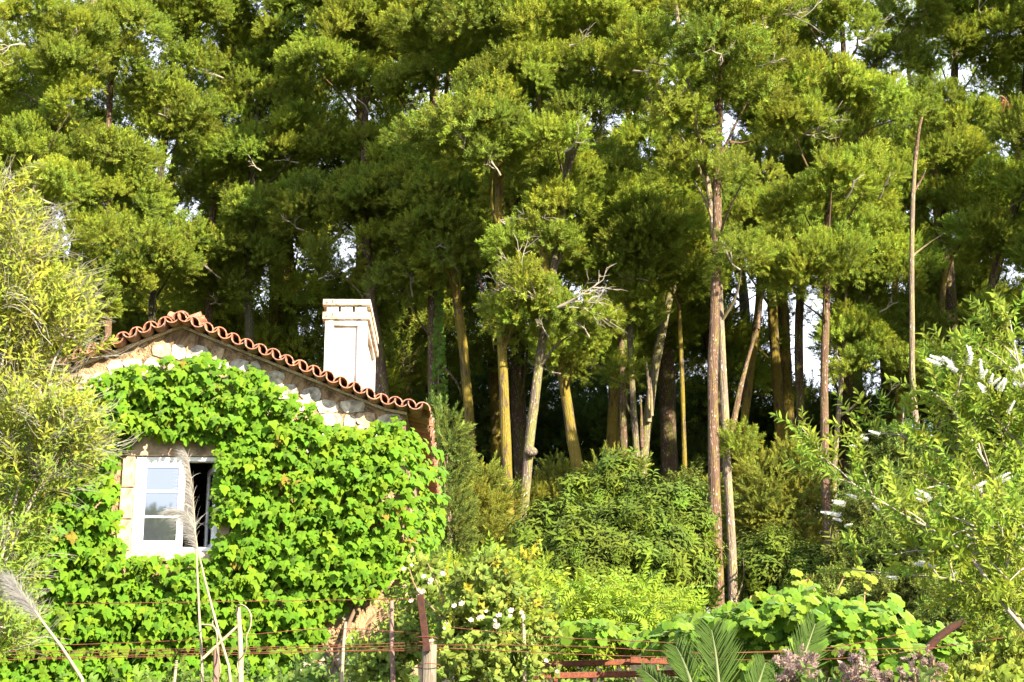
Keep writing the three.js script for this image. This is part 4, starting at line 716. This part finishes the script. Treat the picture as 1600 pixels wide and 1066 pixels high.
{
  const c = ground(740, 14), t = thing('rose_climber', 'loose climbing rose with green and yellowing leaves and pale pink flowers beside the concrete post', 'rose', c);
  const M = tints([0.17, 0.24, 0.028], 0.42, 0.2, [[1, 1, 1]]);
  mound(t, [[760, 960, 75, 62, 14, 0.6], [715, 1010, 40, 60, 14.2, 0.5], [770, 1040, 90, 50, 13.8, 0.5], [670, 930, 36, 50, 15, 0.5], [640, 1000, 36, 50, 15, 0.4], [835, 985, 40, 30, 14.2, 0.5], [590, 1040, 50, 36, 15, 0.4], [770, 900, 30, 30, 14, 0.3]], smallSpray, M, { count: 1500, size: [0.7, 1.25] });
  const yl = [], yspray = []; for (let i = 0; i < 90; i++) yspray.push({ p: at(R(690, 850), R(870, 1040), R(13.4, 14.2)), q: aim(unit()), s: R(0.5, 0.9), c: [R(0.9, 1.3), R(0.8, 1.1), 1] });
  scatter('foliage', smallSpray, leafMat([0.26, 0.32, 0.018], 0.45), yspray, t);
  for (const pts of [[[745, 1100], [745, 1000], [752, 920], [773, 870]], [[720, 1110], [705, 1010], [690, 930], [668, 880]], [[780, 1110], [800, 1000], [790, 900], [778, 872]], [[700, 1100], [740, 980], [800, 930], [850, 950]], [[760, 1100], [700, 980], [650, 920], [640, 890]]]) line('stem', t, pts.map(([x, y]) => [x, y, 13.9]), 0.012, 0.004, stemMat, 5);
  const petal = (() => { const g = []; for (let k = 0; k < 6; k++) { const s = new THREE.SphereGeometry(0.024, 6, 4, 0, 6.3, 0, 1.5); s.scale(1, 0.45, 0.7); s.translate(0.02, 0, 0); s.rotateZ(0.45); s.rotateY(k * 1.047); g.push(s); } const c2 = new THREE.SphereGeometry(0.014, 6, 4); g.push(c2); return merge(g); })();
  const fm = [[0.40, 0.28, 0.22], [0.46, 0.36, 0.29], [0.38, 0.22, 0.18]].map((q) => new THREE.MeshStandardMaterial({ color: new THREE.Color(...q), roughness: 0.8 }));
  for (const [x, y, n] of [[752, 960, 4], [775, 964, 4], [796, 958, 3], [822, 962, 4], [700, 978, 2], [668, 905, 4], [662, 925, 3], [640, 890, 3], [690, 895, 2], [648, 935, 2], [770, 975, 3], [740, 965, 2], [680, 1000, 2], [850, 1040, 1], [870, 1050, 1], [716, 945, 2]]) for (let k = 0; k < n * 0.6; k++) { const f = part('flower', petal, fm[Math.floor(rnd() * 3)], t); f.position.copy(at(x + R(-9, 9), y + R(-7, 7), 13.45)).sub(c); f.quaternion.copy(aim(V(R(-0.5, 0.5), 0.6, 1).normalize())); f.scale.setScalar(R(0.4, 0.75)); }
}
{
  const c = ground(300, 17), t = thing('garden_undergrowth', 'low green growth at the foot of the vine-covered wall', 'undergrowth', c, null, 'stuff');
  mound(t, [[470, 1090, 90, 40, 17], [600, 1085, 70, 40, 17], [300, 1110, 200, 40, 17.5], [900, 1105, 150, 30, 17], [1120, 1090, 120, 30, 16.6]], smallSpray, tints([0.11, 0.18, 0.025], 0.4, 0.1, [[1, 1, 1]]), { count: 900, size: [0.9, 1.5] });
}
// ------------------------------------------------------------ pergola ironwork, posts and wires
{
  const p = ground(868, 16.2), t = thing('rusty_frame', 'rust-red pergola frame of two beams on thin posts under the climbers', 'pergola', p);
  const beam = (x0, y0, x1, y1, d) => { const a = at(x0, y0, d), b = at(x1, y1, d), g = roundedBox(a.distanceTo(b), 0.055, 0.05, 0.006); g.rotateZ(Math.atan2(b.y - a.y, b.x - a.x)); g.translate((a.x + b.x) / 2, (a.y + b.y) / 2, a.z); partW('beam', g, rust, t); };
  beam(832, 1039, 1012, 1034, 16.2); beam(690, 1047, 832, 1041, 16.24); beam(780, 1058, 1062, 1052, 15.4); beam(985, 1032, 1095, 1036, 16.1);
  for (const [x, y, d] of [[868, 1041, 16.22], [1015, 1056, 15.42], [735, 1046, 16.28]]) { const a = at(x, y, d), h = a.y - terrain(a.x, a.z) - 0.03, g = roundedBox(0.04, h, 0.04, 0.005); g.translate(a.x, a.y - 0.03 - h / 2, a.z - 0.05); partW('post', g, rust, t); }
}
{
  const p = ground(670, 13.2), t = thing('trellis_post', 'grey concrete post with a rusty steel angle strapped to its top, holding the wires', 'post', p);
  const top = at(671, 1008, 13.2), conc = new THREE.MeshStandardMaterial({ map: dataTex(128, (u, v) => { const n = tn(u, v, 8, 8, 1) + 0.8 * tn(u, v, 50, 50, 4); return mix3([0.20, 0.165, 0.12], [0.11, 0.09, 0.065], 0.4 + n); }), bumpMap: barkBump, bumpScale: 0.01, roughness: 1 });
  const s = new THREE.CylinderGeometry(0.07, 0.085, top.y - p.y, 4, 8); s.rotateY(Math.PI / 4 + 0.2); s.translate(top.x, (top.y + p.y) / 2, top.z); partW('shaft', s.toNonIndexed(), conc, t);
  const a = at(657, 932, 13.2), b = at(668, 1020, 13.2), len = a.distanceTo(b);
  for (const [w, d, ox, oz] of [[0.05, 0.007, 0, 0.08], [0.007, 0.05, 0.024, 0.055]]) { const g = roundedBox(w, len, d, 0.002); g.translate(ox, 0, oz); g.rotateZ(Math.atan2(b.y - a.y, b.x - a.x) + Math.PI / 2); g.translate((a.x + b.x) / 2, (a.y + b.y) / 2, a.z + 0.03); partW('steel_angle', g, darkRust, t); }
  for (const [y, x] of [[1000, 667], [1042, 671]]) { const q = at(x, y, 13.2); partW('tie_wire', new THREE.TorusGeometry(0.09, 0.004, 5, 20).rotateX(1.4).translate(q.x, q.y, q.z + 0.03), rust, t); }
}
const WIRES = [
  [[[100, 944], [655, 936]], 'uppermost rusty wire, running level across the vine-covered wall to the steel angle'], [[[-20, 1012], [300, 1000], [520, 982], [655, 990]], 'sagging rusty wire that climbs towards the post in front of the leafy wall'],
  [[[-20, 1019], [400, 1012], [662, 1004]], 'second rusty wire from the top where they meet the concrete post'], [[[-20, 1024], [662, 1009]], 'twisted rusty wire in the middle of the bundle at the concrete post'], [[[-20, 1032], [330, 1024], [664, 1013]], 'fourth rusty wire down at the concrete post'], [[[60, 1028], [420, 1019], [664, 1017]], 'lowest rusty wire tied to the concrete post'],
  [[[672, 1008], [900, 1010], [1100, 1020], [1460, 1012]], 'long wire carrying the grape vine, above the rusty beams'], [[[672, 1012], [1000, 1026], [1300, 1030], [1620, 990]], 'slack wire crossing below the grape vine leaves'], [[[700, 980], [850, 995], [1060, 1005]], 'thin loose wire drooping over the feathery climber'], [[[1080, 1022], [1300, 1012], [1420, 988]], 'short rusty wire rising to the bent pipe through the vine'],
];
for (const [pts, label] of WIRES) { const o = thing('trellis_wire', label, 'wire', at(...pts[0], 13.25), 'trellis wires'); line('strand', o, pts.map(([x, y]) => [x, y, 13.25]), 0.003, 0.003, rust, 5); }
{
  const q = [[1393, 1040, 14.2], [1405, 1028, 14.2], [1440, 1020, 14.2], [1472, 992, 14.2], [1509, 966, 14.2]], p = ground(1400, 14.2), t = thing('bent_pipe', 'dark rusty pipe bent upward at an angle over the vine', 'pipe', p);
  const a = at(1393, 1040, 14.2); partW('pipe', tube([V(p.x, p.y, p.z), V(a.x - 0.01, a.y - 0.25, a.z), ...q.map((v) => at(...v))], [0.035, 0.035, 0.035, 0.035, 0.035, 0.033, 0.03], 10, 0.05, 0.06), darkRust, t);
}
// ------------------------------------------------------------ stakes and pampas grass
const stake = (label, pts, w, m, name = 'garden_stake') => { const d = pts[0][2] ?? 13, p = ground(pts[0][0], d, 1066), t = thing(name, label, 'stake', p, 'garden stakes'); const q = pts.map(([x, y]) => at(x, y, d)); q.unshift(V(q[0].x, p.y - 0.1, q[0].z)); const n = q.length; partW('cane', tube(q, q.map((_, i) => w * (1 - 0.25 * i / n)), 7, 0.12, 0.2), m, t); return t; };
stake('pale cane stake with a pointed top under the window, with a curled tendril', [[376, 1066, 12.9], [374, 975, 12.9], [372, 950, 12.9]], 0.022, caneMat);
stake('short cane stake crossed by a slanting cane below the window', [[337, 1066, 13.1], [338, 1010, 13.1]], 0.026, rose0);
stake('thin pale stake before the bare stones at the cottage corner', [[534, 1066, 14], [537, 1000, 14], [540, 972, 14]], 0.016, caneMat);
stake('purplish brown stake standing beside the corner of the cottage', [[614, 1066, 14.4], [612, 1000, 14.4], [612, 939, 14.4]], 0.022, rose0);
stake('slim light wooden stake among the rose flowers', [[820, 1066, 13.6], [819, 1010, 13.6], [818, 960, 13.6]], 0.018, caneMat);
stake('leaning grey reed stub among the leaves below the window', [[272, 1066, 13.4], [276, 1032, 13.4]], 0.014, caneMat);
{
  const p = at(375, 975, 12.8), t = thing('leaning_cane', 'bleached cane leaning slantwise across the upright stems', 'cane', p); line('cane', t, [[317, 1029, 12.75], [346, 1002, 12.75], [376, 974, 12.75]], 0.012, 0.01, caneMat);
  const u = thing('curled_tendril', 'dry curled tendril looping from the top of the pointed stake', 'tendril', at(374, 948, 12.8)); line('tendril', u, [[371, 958, 12.85], [372, 946, 12.8], [383, 948, 12.75], [392, 962, 12.7], [391, 980, 12.7], [385, 994, 12.7], [385, 1014, 12.75], [378, 1027, 12.8], [371, 1036, 12.85], [373, 1052, 12.85]], 0.007, 0.005, caneMat, 5);
  const w = thing('dry_leaf_strip', 'narrow dry grass blade coiling round the pampas stem', 'grass blade', at(330, 990, 12.8)); line('strip', w, [[316, 976, 12.8], [333, 979, 12.75], [339, 992, 12.7], [338, 1010, 12.75], [342, 1030, 12.8], [344, 1050, 12.8], [335, 1070, 12.85]], 0.008, 0.005, caneMat, 5); line('strip', w, [[336, 960, 12.85], [332, 972, 12.8], [334, 985, 12.75]], 0.005, 0.004, caneMat, 5);
}
function pampas(label, stem, plume, lean, d, tone) {
  const base = ground(stem[0][0], d), t = thing('pampas_grass', label, 'pampas grass', base, null, 'thing'), s = stem.map(([x, y]) => at(x, y, d)); s.unshift(V(s[0].x + 0.02, base.y, s[0].z));
  partW('stem', tube(s, s.map((_, i) => 0.014 - 0.008 * i / s.length), 6, 0.04, 0.3), caneMat, t);
  const c = new THREE.CatmullRomCurve3(plume.map(([x, y]) => at(x, y, d))), F = new Faces(), L0 = c.getLength();
  partW('rachis', tube(c.getPoints(6), [0.007, 0.006, 0.005, 0.004, 0.003, 0.002, 0.002], 5, 0, 0.2), caneMat, t);
  for (let i = 0; i < 800; i++) {
    const k = Math.pow(rnd(), 0.9), p = c.getPoint(k), tan = c.getTangent(k), out = V(lean[0] + gauss() * 0.8, lean[1] + gauss() * 0.5, gauss() * 0.6).normalize();
    const len = R(0.10, 0.27) * (1 - 0.5 * k) * (0.6 + 0.4 * Math.min(1, k * 5)), w = R(0.0011, 0.0022), g = R(0.75, 1.1);
    let prev = p, dir = tan.clone().multiplyScalar(0.9).addScaledVector(out, R(0.5, 1.1)).normalize(), side = new THREE.Vector3().crossVectors(dir, V(0, 0, 1)).addScaledVector(unit(), 0.4).normalize();
    for (let j = 0; j < 4; j++) { const q = prev.clone().addScaledVector(dir, len / 4), a = w * (1 - j / 4.3), b = w * (1 - (j + 1) / 4.3); F.tri(prev.clone().addScaledVector(side, a), prev.clone().addScaledVector(side, -a), q.clone().addScaledVector(side, b), g); F.tri(prev.clone().addScaledVector(side, -a), q.clone().addScaledVector(side, -b), q.clone().addScaledVector(side, b), g); dir = dir.addScaledVector(V(0, -0.14, 0), 1).addScaledVector(out, 0.16).normalize(); prev = q; }
  }
  partW('plume', F.build(), leafMat(tone, 0.45), t, 'stuff');
}
pampas('tall silvery pampas plume standing before the open half of the window', [[316, 1066], [311, 960], [306, 850]], [[306, 852], [303, 800], [299, 750], [293, 712]], [-0.8, 0.1], 13, [0.40, 0.37, 0.33]);
pampas('bent pampas plume with a grey drooping tassel, its stem slanting behind the first', [[361, 1066], [342, 990], [322, 915], [308, 855]], [[308, 858], [302, 822], [288, 800], [268, 800]], [-0.7, -0.2], 12.8, [0.36, 0.34, 0.31]);
pampas('slanting pampas stem with a torn grey plume in front of the yellow shrub', [[130, 1068], [95, 1010], [62, 966]], [[62, 966], [48, 948], [34, 930], [18, 908]], [-0.6, 0.3], 10.2, [0.38, 0.36, 0.33]);

// ------------------------------------------------------------ near shrubs that frame the view
const lance = spray({ n: 8, len: 0.17, leafLen: 0.085, leafWid: 0.018, open: [0.4, 0.95], droop: 0.35, segs: 2 });
const twiglet = (() => { const gs = []; for (let k = 0; k < 5; k++) { const d = V(R(-0.5, 0.5), 1, R(-0.5, 0.5)).normalize(), a = V(0, 0.06 * k, 0); gs.push(tube([a, a.clone().addScaledVector(d, 0.13).add(V(R(-0.03, 0.03), 0, 0)), a.clone().addScaledVector(d, R(0.2, 0.32)).add(V(R(-0.07, 0.07), 0, R(-0.05, 0.05)))], [0.0024, 0.0018, 0.0009], 3, 0, 0.12, false)); } return merge(gs); })();
{
  const t = thing('yellow_shrub', 'tall loose shrub with yellow-green leaves and a tangle of grey twigs before the cottage', 'shrub', V(-4.3, 0, -11));
  const blobs = [[-8, 335, 38, 56, 11], [14, 400, 44, 60, 11.1], [36, 455, 54, 54, 11], [70, 500, 50, 44, 11.2], [30, 530, 60, 50, 11.3], [100, 525, 34, 34, 11], [20, 600, 60, 44, 11.2], [60, 665, 62, 40, 10.8], [105, 690, 40, 40, 10.8], [20, 700, 60, 56, 11], [75, 740, 44, 36, 10.8], [0, 790, 50, 56, 11], [-5, 880, 44, 60, 11], [-10, 980, 40, 60, 11], [-50, 420, 50, 120, 11.4], [-60, 650, 50, 140, 11.4], [-50, 880, 50, 120, 11.2]];
  const lv = [], tw = [], roots = [];
  for (const [x, y, rx, ry, d] of blobs) {
    const C = at(x, y, d), m = mpp(d), green = smooth(600, 900, y);
    const foot = V(-4.3 + R(-0.25, 0.25), 0, -11 + R(-0.3, 0.3));
    partW('branch', tube([foot, foot.clone().lerp(C, 0.55).add(V(R(-0.2, 0.2), 0.2, 0)), C, V(C.x + R(0.0, 0.5) * rx * m, C.y + R(0.3, 0.8) * ry * m, C.z)], [0.014, 0.011, 0.007, 0.003], 6, 0.1, 0.25), twigMat, t);
    for (let k = 0; k < 5; k++) { const e = unit(), b = V(C.x + e.x * rx * m, C.y + Math.abs(e.y) * ry * m * 0.9, C.z + e.z * 0.25); partW('branch', tube([C, C.clone().lerp(b, 0.5).add(V(R(-0.08, 0.08), R(-0.1, 0.02), 0)), b], [0.008, 0.006, 0.002], 4, 0, 0.2, false), twigMat, t); }
    const n = rx * ry * 0.058;
    for (let i = 0; i < n; i++) {
      const e = unit(), k = Math.cbrt(R(0.05, 1.9)), p = V(C.x + e.x * rx * m * k, C.y + e.y * ry * m * k, C.z + e.z * 0.4 * k), dir = V(e.x * 0.6 + R(-0.3, 0.5), 0.5 + R(-0.3, 0.4), e.z * 0.5 + R(-0.1, 0.4)).normalize();
      if (rnd() < 0.9) { const b = R(0.75, 1.2), y2 = R(0.8, 1.2) * (1 - 0.25 * green); lv.push({ p, q: aim(dir), s: R(0.75, 1.25), c: [b * y2, b * (0.8 + 0.2 * y2), b] }); }
      if (rnd() < 0.3) tw.push({ p, q: aim(V(dir.x + R(-0.5, 0.6), dir.y * 0.7 + R(-0.4, 0.2), dir.z).normalize()), s: R(0.45, 0.95) });
    }
  }
  scatter('foliage', lance, leafMat([0.30, 0.33, 0.03], 0.48, 0.05), lv, t);
  scatter('twig_tangle', twiglet, new THREE.MeshStandardMaterial({ color: new THREE.Color(0.28, 0.255, 0.20), roughness: 0.9 }), tw, t);
}
{
  const t = thing('flowering_shrub', 'arching shrub with lance-shaped green leaves and white flower spikes at the edge of the garden', 'shrub', V(3.4, 0, -9));
  const pleaf = (() => { const F = new Faces(); blade(F, V(0, 0, 0), UPV, V(0, 0, 1), 0.085, 0.03, 1, 0.18, 0.25, 2); return F.build(); })();
  const sprig = spray({ n: 14, len: 0.19, leafLen: 0.07, leafWid: 0.021, open: [0.5, 1.15], droop: 0.2, segs: 2 });
  const spike = spray({ n: 90, len: 0.17, leafLen: 0.026, leafWid: 0.012, open: [0.5, 1.6], droop: 0, start: 0.05, twig: false, shade: [0.9, 1.1] });
  const BR = [[[1580, 960], [1525, 881], [1463, 832], [1394, 795], [1325, 752], [1288, 742]], [[1660, 860], [1600, 821], [1537, 746], [1500, 720], [1444, 697], [1390, 676], [1325, 684]], [[1660, 760], [1590, 690], [1540, 640], [1500, 590], [1470, 565]], [[1670, 700], [1610, 620], [1590, 560], [1578, 500]], [[1650, 960], [1570, 905], [1500, 870], [1440, 860], [1390, 868]], [[1640, 820], [1560, 790], [1480, 760], [1430, 735]], [[1600, 830], [1560, 760], [1520, 690], [1480, 630], [1455, 610]], [[1660, 1000], [1600, 930], [1550, 880], [1500, 800]], [[1680, 640], [1630, 600], [1570, 575], [1530, 580]], [[1650, 900], [1600, 860], [1540, 830], [1470, 800]], [[1660, 780], [1600, 730], [1560, 670], [1540, 620]], [[1630, 1000], [1560, 940], [1490, 905], [1420, 900], [1330, 890]]];
  const lv = [], root = V(3.9, 0, -9), sm = leafMat([0.85, 0.84, 0.78], 0.4), o = origin(t);
  const lm = [[0.195, 0.285, 0.022], [0.22, 0.29, 0.025], [0.14, 0.23, 0.022], [0.26, 0.31, 0.03]].map((c) => leafMat(c, 0.45, 0.06));
  const singles = [];
  BR.forEach((b, bi) => {
    const d = 9 + R(-0.5, 0.4), q = b.map(([x, y]) => at(x, y, d)), c = new THREE.CatmullRomCurve3(q), len = c.getLength();
    partW('branch', tube([root.clone().add(V(R(-0.2, 0.2), 0, R(-0.2, 0.2))), root.clone().lerp(q[0], 0.6).add(V(0.2, 0.2, 0)), ...q], [0.03, 0.025, ...q.map((_, i) => 0.010 - 0.008 * i / q.length)], 6, 0.08, 0.15), twigMat, t);
    for (let i = 0; i < len * 32; i++) {
      const k = rnd(), p = c.getPoint(k), tan = c.getTangent(k), e = unit(), dir = tan.clone().multiplyScalar(0.5).addScaledVector(e, 0.6).addScaledVector(UPV, 0.45).normalize();
      const off = Math.pow(rnd(), 1.2) * 0.24 * (1 - 0.55 * k), P = p.clone().addScaledVector(dir, off), bri = R(0.8, 1.25);
      if (rnd() < 0.78) lv.push({ p: P, q: aim(dir), s: R(0.7, 1.15), c: [bri * R(0.85, 1.3), bri, bri] });
      if (rnd() < 0.75) singles.push([p.clone().addScaledVector(dir, 0.02), dir, k]);
    }
    for (let k = 0; k < 6; k++) { const f = R(0.1, 0.9), p = c.getPoint(f), e = V(R(-1, 0.4), R(-0.2, 0.9), R(-0.3, 0.5)).normalize(), l = R(0.15, 0.35); partW('twig', tube([p, p.clone().addScaledVector(e, l * 0.5).add(V(0, 0.02, 0)), p.clone().addScaledVector(e, l)], [0.005, 0.004, 0.002], 4, 0, 0.1, false), twigMat, t); for (let j = 0; j < 4; j++) lv.push({ p: p.clone().addScaledVector(e, l * R(0.4, 1.05)), q: aim(e.clone().addScaledVector(unit(), 0.5).normalize()), s: R(0.7, 1.1), c: [R(0.9, 1.3), 1, 1] }); }
  });
  for (const [x, y, rx, ry] of [[1560, 700, 60, 80], [1580, 850, 50, 80], [1510, 780, 50, 40], [1590, 960, 40, 80], [1520, 940, 60, 40], [1640, 700, 40, 150], [1500, 690, 40, 40], [1450, 830, 50, 36]]) for (let i = 0; i < rx * ry * (x < 1520 ? 0.004 : 0.009); i++) { const e = unit(), k = Math.cbrt(rnd()), d = 9.3 + R(-0.3, 0.6), b = R(0.75, 1.2); lv.push({ p: at(x + e.x * rx * k, y + e.y * ry * k, d), q: aim(V(e.x * 0.6 - 0.2, 0.6 + R(-0.3, 0.3), R(-0.2, 0.6)).normalize()), s: R(0.75, 1.15), c: [b * R(0.85, 1.25), b, b] }); }
  scatter('foliage', sprig, lm[0], lv, t);
  singles.slice(0, 290).forEach(([p, dir, k]) => { const m = part('leaf', pleaf, lm[Math.floor(rnd() * 4)], t); m.position.copy(p).sub(o); m.quaternion.copy(basis(dir, V(R(-0.4, 0.4), 0.7, 0.7))); m.scale.setScalar(R(0.8, 1.3)); });
  for (const [x, y, a, s] of [[1475, 566, -1.2, 1.2], [1490, 572, -0.8, 1.1], [1512, 568, 0.1, 1.2], [1500, 580, -1.0, 1], [1530, 590, 0.3, 1.2], [1520, 560, -0.2, 0.8], [1545, 602, 0.5, 1], [1540, 612, -0.6, 1], [1560, 615, 0.4, 1], [1582, 580, 0.8, 1.2], [1590, 600, 0.9, 1], [1575, 650, 0.3, 0.9], [1355, 690, -1.3, 0.9], [1375, 682, -1.2, 0.9], [1340, 695, -1.6, 0.8], [1320, 785, -1.4, 1], [1335, 778, -1.2, 0.9], [1310, 805, -1.5, 1], [1312, 812, -1.3, 0.8], [1320, 820, 1.3, 0.7], [1455, 780, -0.9, 1.1], [1450, 788, -1.2, 0.9], [1440, 775, -1.0, 0.8], [1470, 790, 0.2, 0.8], [1525, 762, 0.9, 1], [1530, 770, -0.2, 0.9], [1560, 750, 1.0, 1.1], [1545, 845, -0.4, 1.1], [1552, 850, 0.2, 0.9], [1518, 842, -0.8, 0.8], [1590, 845, 1.2, 1], [1575, 840, 0.9, 0.8], [1450, 880, -1.4, 1], [1465, 884, -1.2, 0.9], [1400, 900, -1.4, 0.8], [1480, 900, 0.9, 0.8], [1570, 775, 1.2, 0.9], [1370, 800, -0.8, 0.7]]) for (let q = 0; q < (s > 0.95 ? 2 : 1); q++) { const m = part('flower_spike', spike, sm, t); m.position.copy(at(x + R(-5, 5), y + R(-5, 5), 8.6)).sub(o); m.quaternion.copy(aim(V(Math.sin(a + R(-0.4, 0.4)), Math.cos(a) * 0.7, 0.35).normalize())); m.scale.set(s * 0.55, s * R(0.3, 0.5), s * 0.55); }
}
// ------------------------------------------------------------ palm fronds and dry flower heads close to the camera
{
  const base = V(2.6, 0, -7.6), t = thing('palm', 'young date palm with stiff feathered green fronds at the bottom edge of the garden', 'palm', base), m = leafMat([0.05, 0.09, 0.012], 0.25, 0.06, 0.4);
  const D = 7.6, fronds = [[[1128, 1200], [1124, 1080], [1118, 1020], [1112, 985], 0.20], [[1100, 1200], [1080, 1070], [1066, 1030], [1056, 1010], 0.13], [[1160, 1200], [1235, 1080], [1258, 1020], [1274, 975], 0.17], [[1150, 1200], [1178, 1090], [1188, 1060], [1196, 1036], 0.13], [[1110, 1200], [1060, 1110], [1030, 1070], [1004, 1046], 0.1], [[1140, 1200], [1210, 1120], [1236, 1080], [1250, 1060], 0.13]];
  partW('trunk', tube([base, V(base.x - 0.15, 0.5, -7.6), V(at(1130, 1230, D).x, at(1130, 1230, D).y, -D)], [0.16, 0.14, 0.1], 9, 0.2), BARK.brown, t);
  for (const f of fronds) {
    const w = f.pop(), q = f.map(([x, y], i) => at(x, y, D + (i - 1) * 0.06)), c = new THREE.CatmullRomCurve3(q), F = new Faces();
    const fr = new THREE.Group(); fr.name = 'frond'; t.add(fr); const o = origin(t);
    const g = tube(q, [0.014, 0.010, 0.006, 0.002], 6, 0, 0.1); g.translate(-o.x, -o.y, -o.z); part('rachis', g, new THREE.MeshStandardMaterial({ color: new THREE.Color(0.09, 0.11, 0.03), roughness: 0.6 }), fr);
    for (let i = 0; i < 56; i++) for (const s of [-1, 1]) { const k = 0.3 + 0.7 * i / 56, p = c.getPoint(k), tan = c.getTangent(k), side = new THREE.Vector3().crossVectors(tan, V(0, 0, 1)).normalize().multiplyScalar(s), dir = side.multiplyScalar(0.55).addScaledVector(tan, 0.85).add(V(R(-0.07, 0.07), R(-0.07, 0.07), 0.3 + R(-0.2, 0.2))).normalize(); blade(F, p, dir, V(0, 0.2, 1), w * (1.15 - 0.75 * k * k) * R(0.75, 1.15), 0.0065, R(0.8, 1.15), 0.12, 0.35, 2); }
    const lg = F.build(); lg.translate(-o.x, -o.y, -o.z); part('leaflets', lg, m, fr, 'stuff');
  }
}
{
  const fuzz = spray({ n: 46, len: 0.035, leafLen: 0.022, leafWid: 0.007, open: [0.1, 1.7], droop: 0, start: 0, twig: false, shade: [0.7, 1.3] }), mats = [[0.34, 0.23, 0.19], [0.42, 0.31, 0.25], [0.28, 0.19, 0.17]].map((c) => leafMat(c, 0.25));
  const gl = spray({ n: 7, len: 0.1, leafLen: 0.06, leafWid: 0.028, open: [0.7, 1.4], droop: 0.3, segs: 2 });
  [[1240, 1042, 'leftmost cluster of dry brown flower heads, next to the palm'], [1345, 1032, 'tallest middle cluster of dry brown flower heads before the grape vine'], [1440, 1050, 'rightmost cluster of dry brown flower heads under the bent pipe']].forEach(([x, y, label], ci) => {
    const D = 7.2, base = ground(x, D, 1066), t = thing('dry_flower_plant', label, 'plant', base, 'dry flower heads'), o = origin(t), lv = [];
    for (let s = 0; s < 9; s++) {
      const hx = x + R(-36, 36), hy = y + R(-26, 34) + Math.abs(hx - x) * 0.3, top = at(hx, hy, D + R(-0.15, 0.15));
      partW('stem', tube([base.clone().add(V(R(-0.05, 0.05), 0, 0)), V((base.x + top.x) / 2, (base.y + top.y) / 2, top.z), top], [0.006, 0.005, 0.003], 5, 0, 0.3), stemMat, t);
      const heads = []; for (let k = 0; k < 11; k++) heads.push({ p: top.clone().add(V(gauss() * 0.045, R(-0.07, 0.03), gauss() * 0.04)), q: aim(unit()), s: R(0.6, 1.1) });
      heads.forEach((h) => { const m = part('flower_head', fuzz, mats[Math.floor(rnd() * 3)], t); m.position.copy(h.p).sub(o); m.quaternion.copy(h.q); m.scale.setScalar(h.s); });
      for (let k = 0; k < 4; k++) lv.push({ p: top.clone().add(V(gauss() * 0.08, R(-0.3, -0.06), gauss() * 0.06)), q: aim(unit()), s: R(0.7, 1.2), c: [1, 1, 1] });
    }
    scatter('foliage', gl, leafMat([0.12, 0.19, 0.03], 0.4), lv, t);
  });
}
renderer.render(scene, camera);
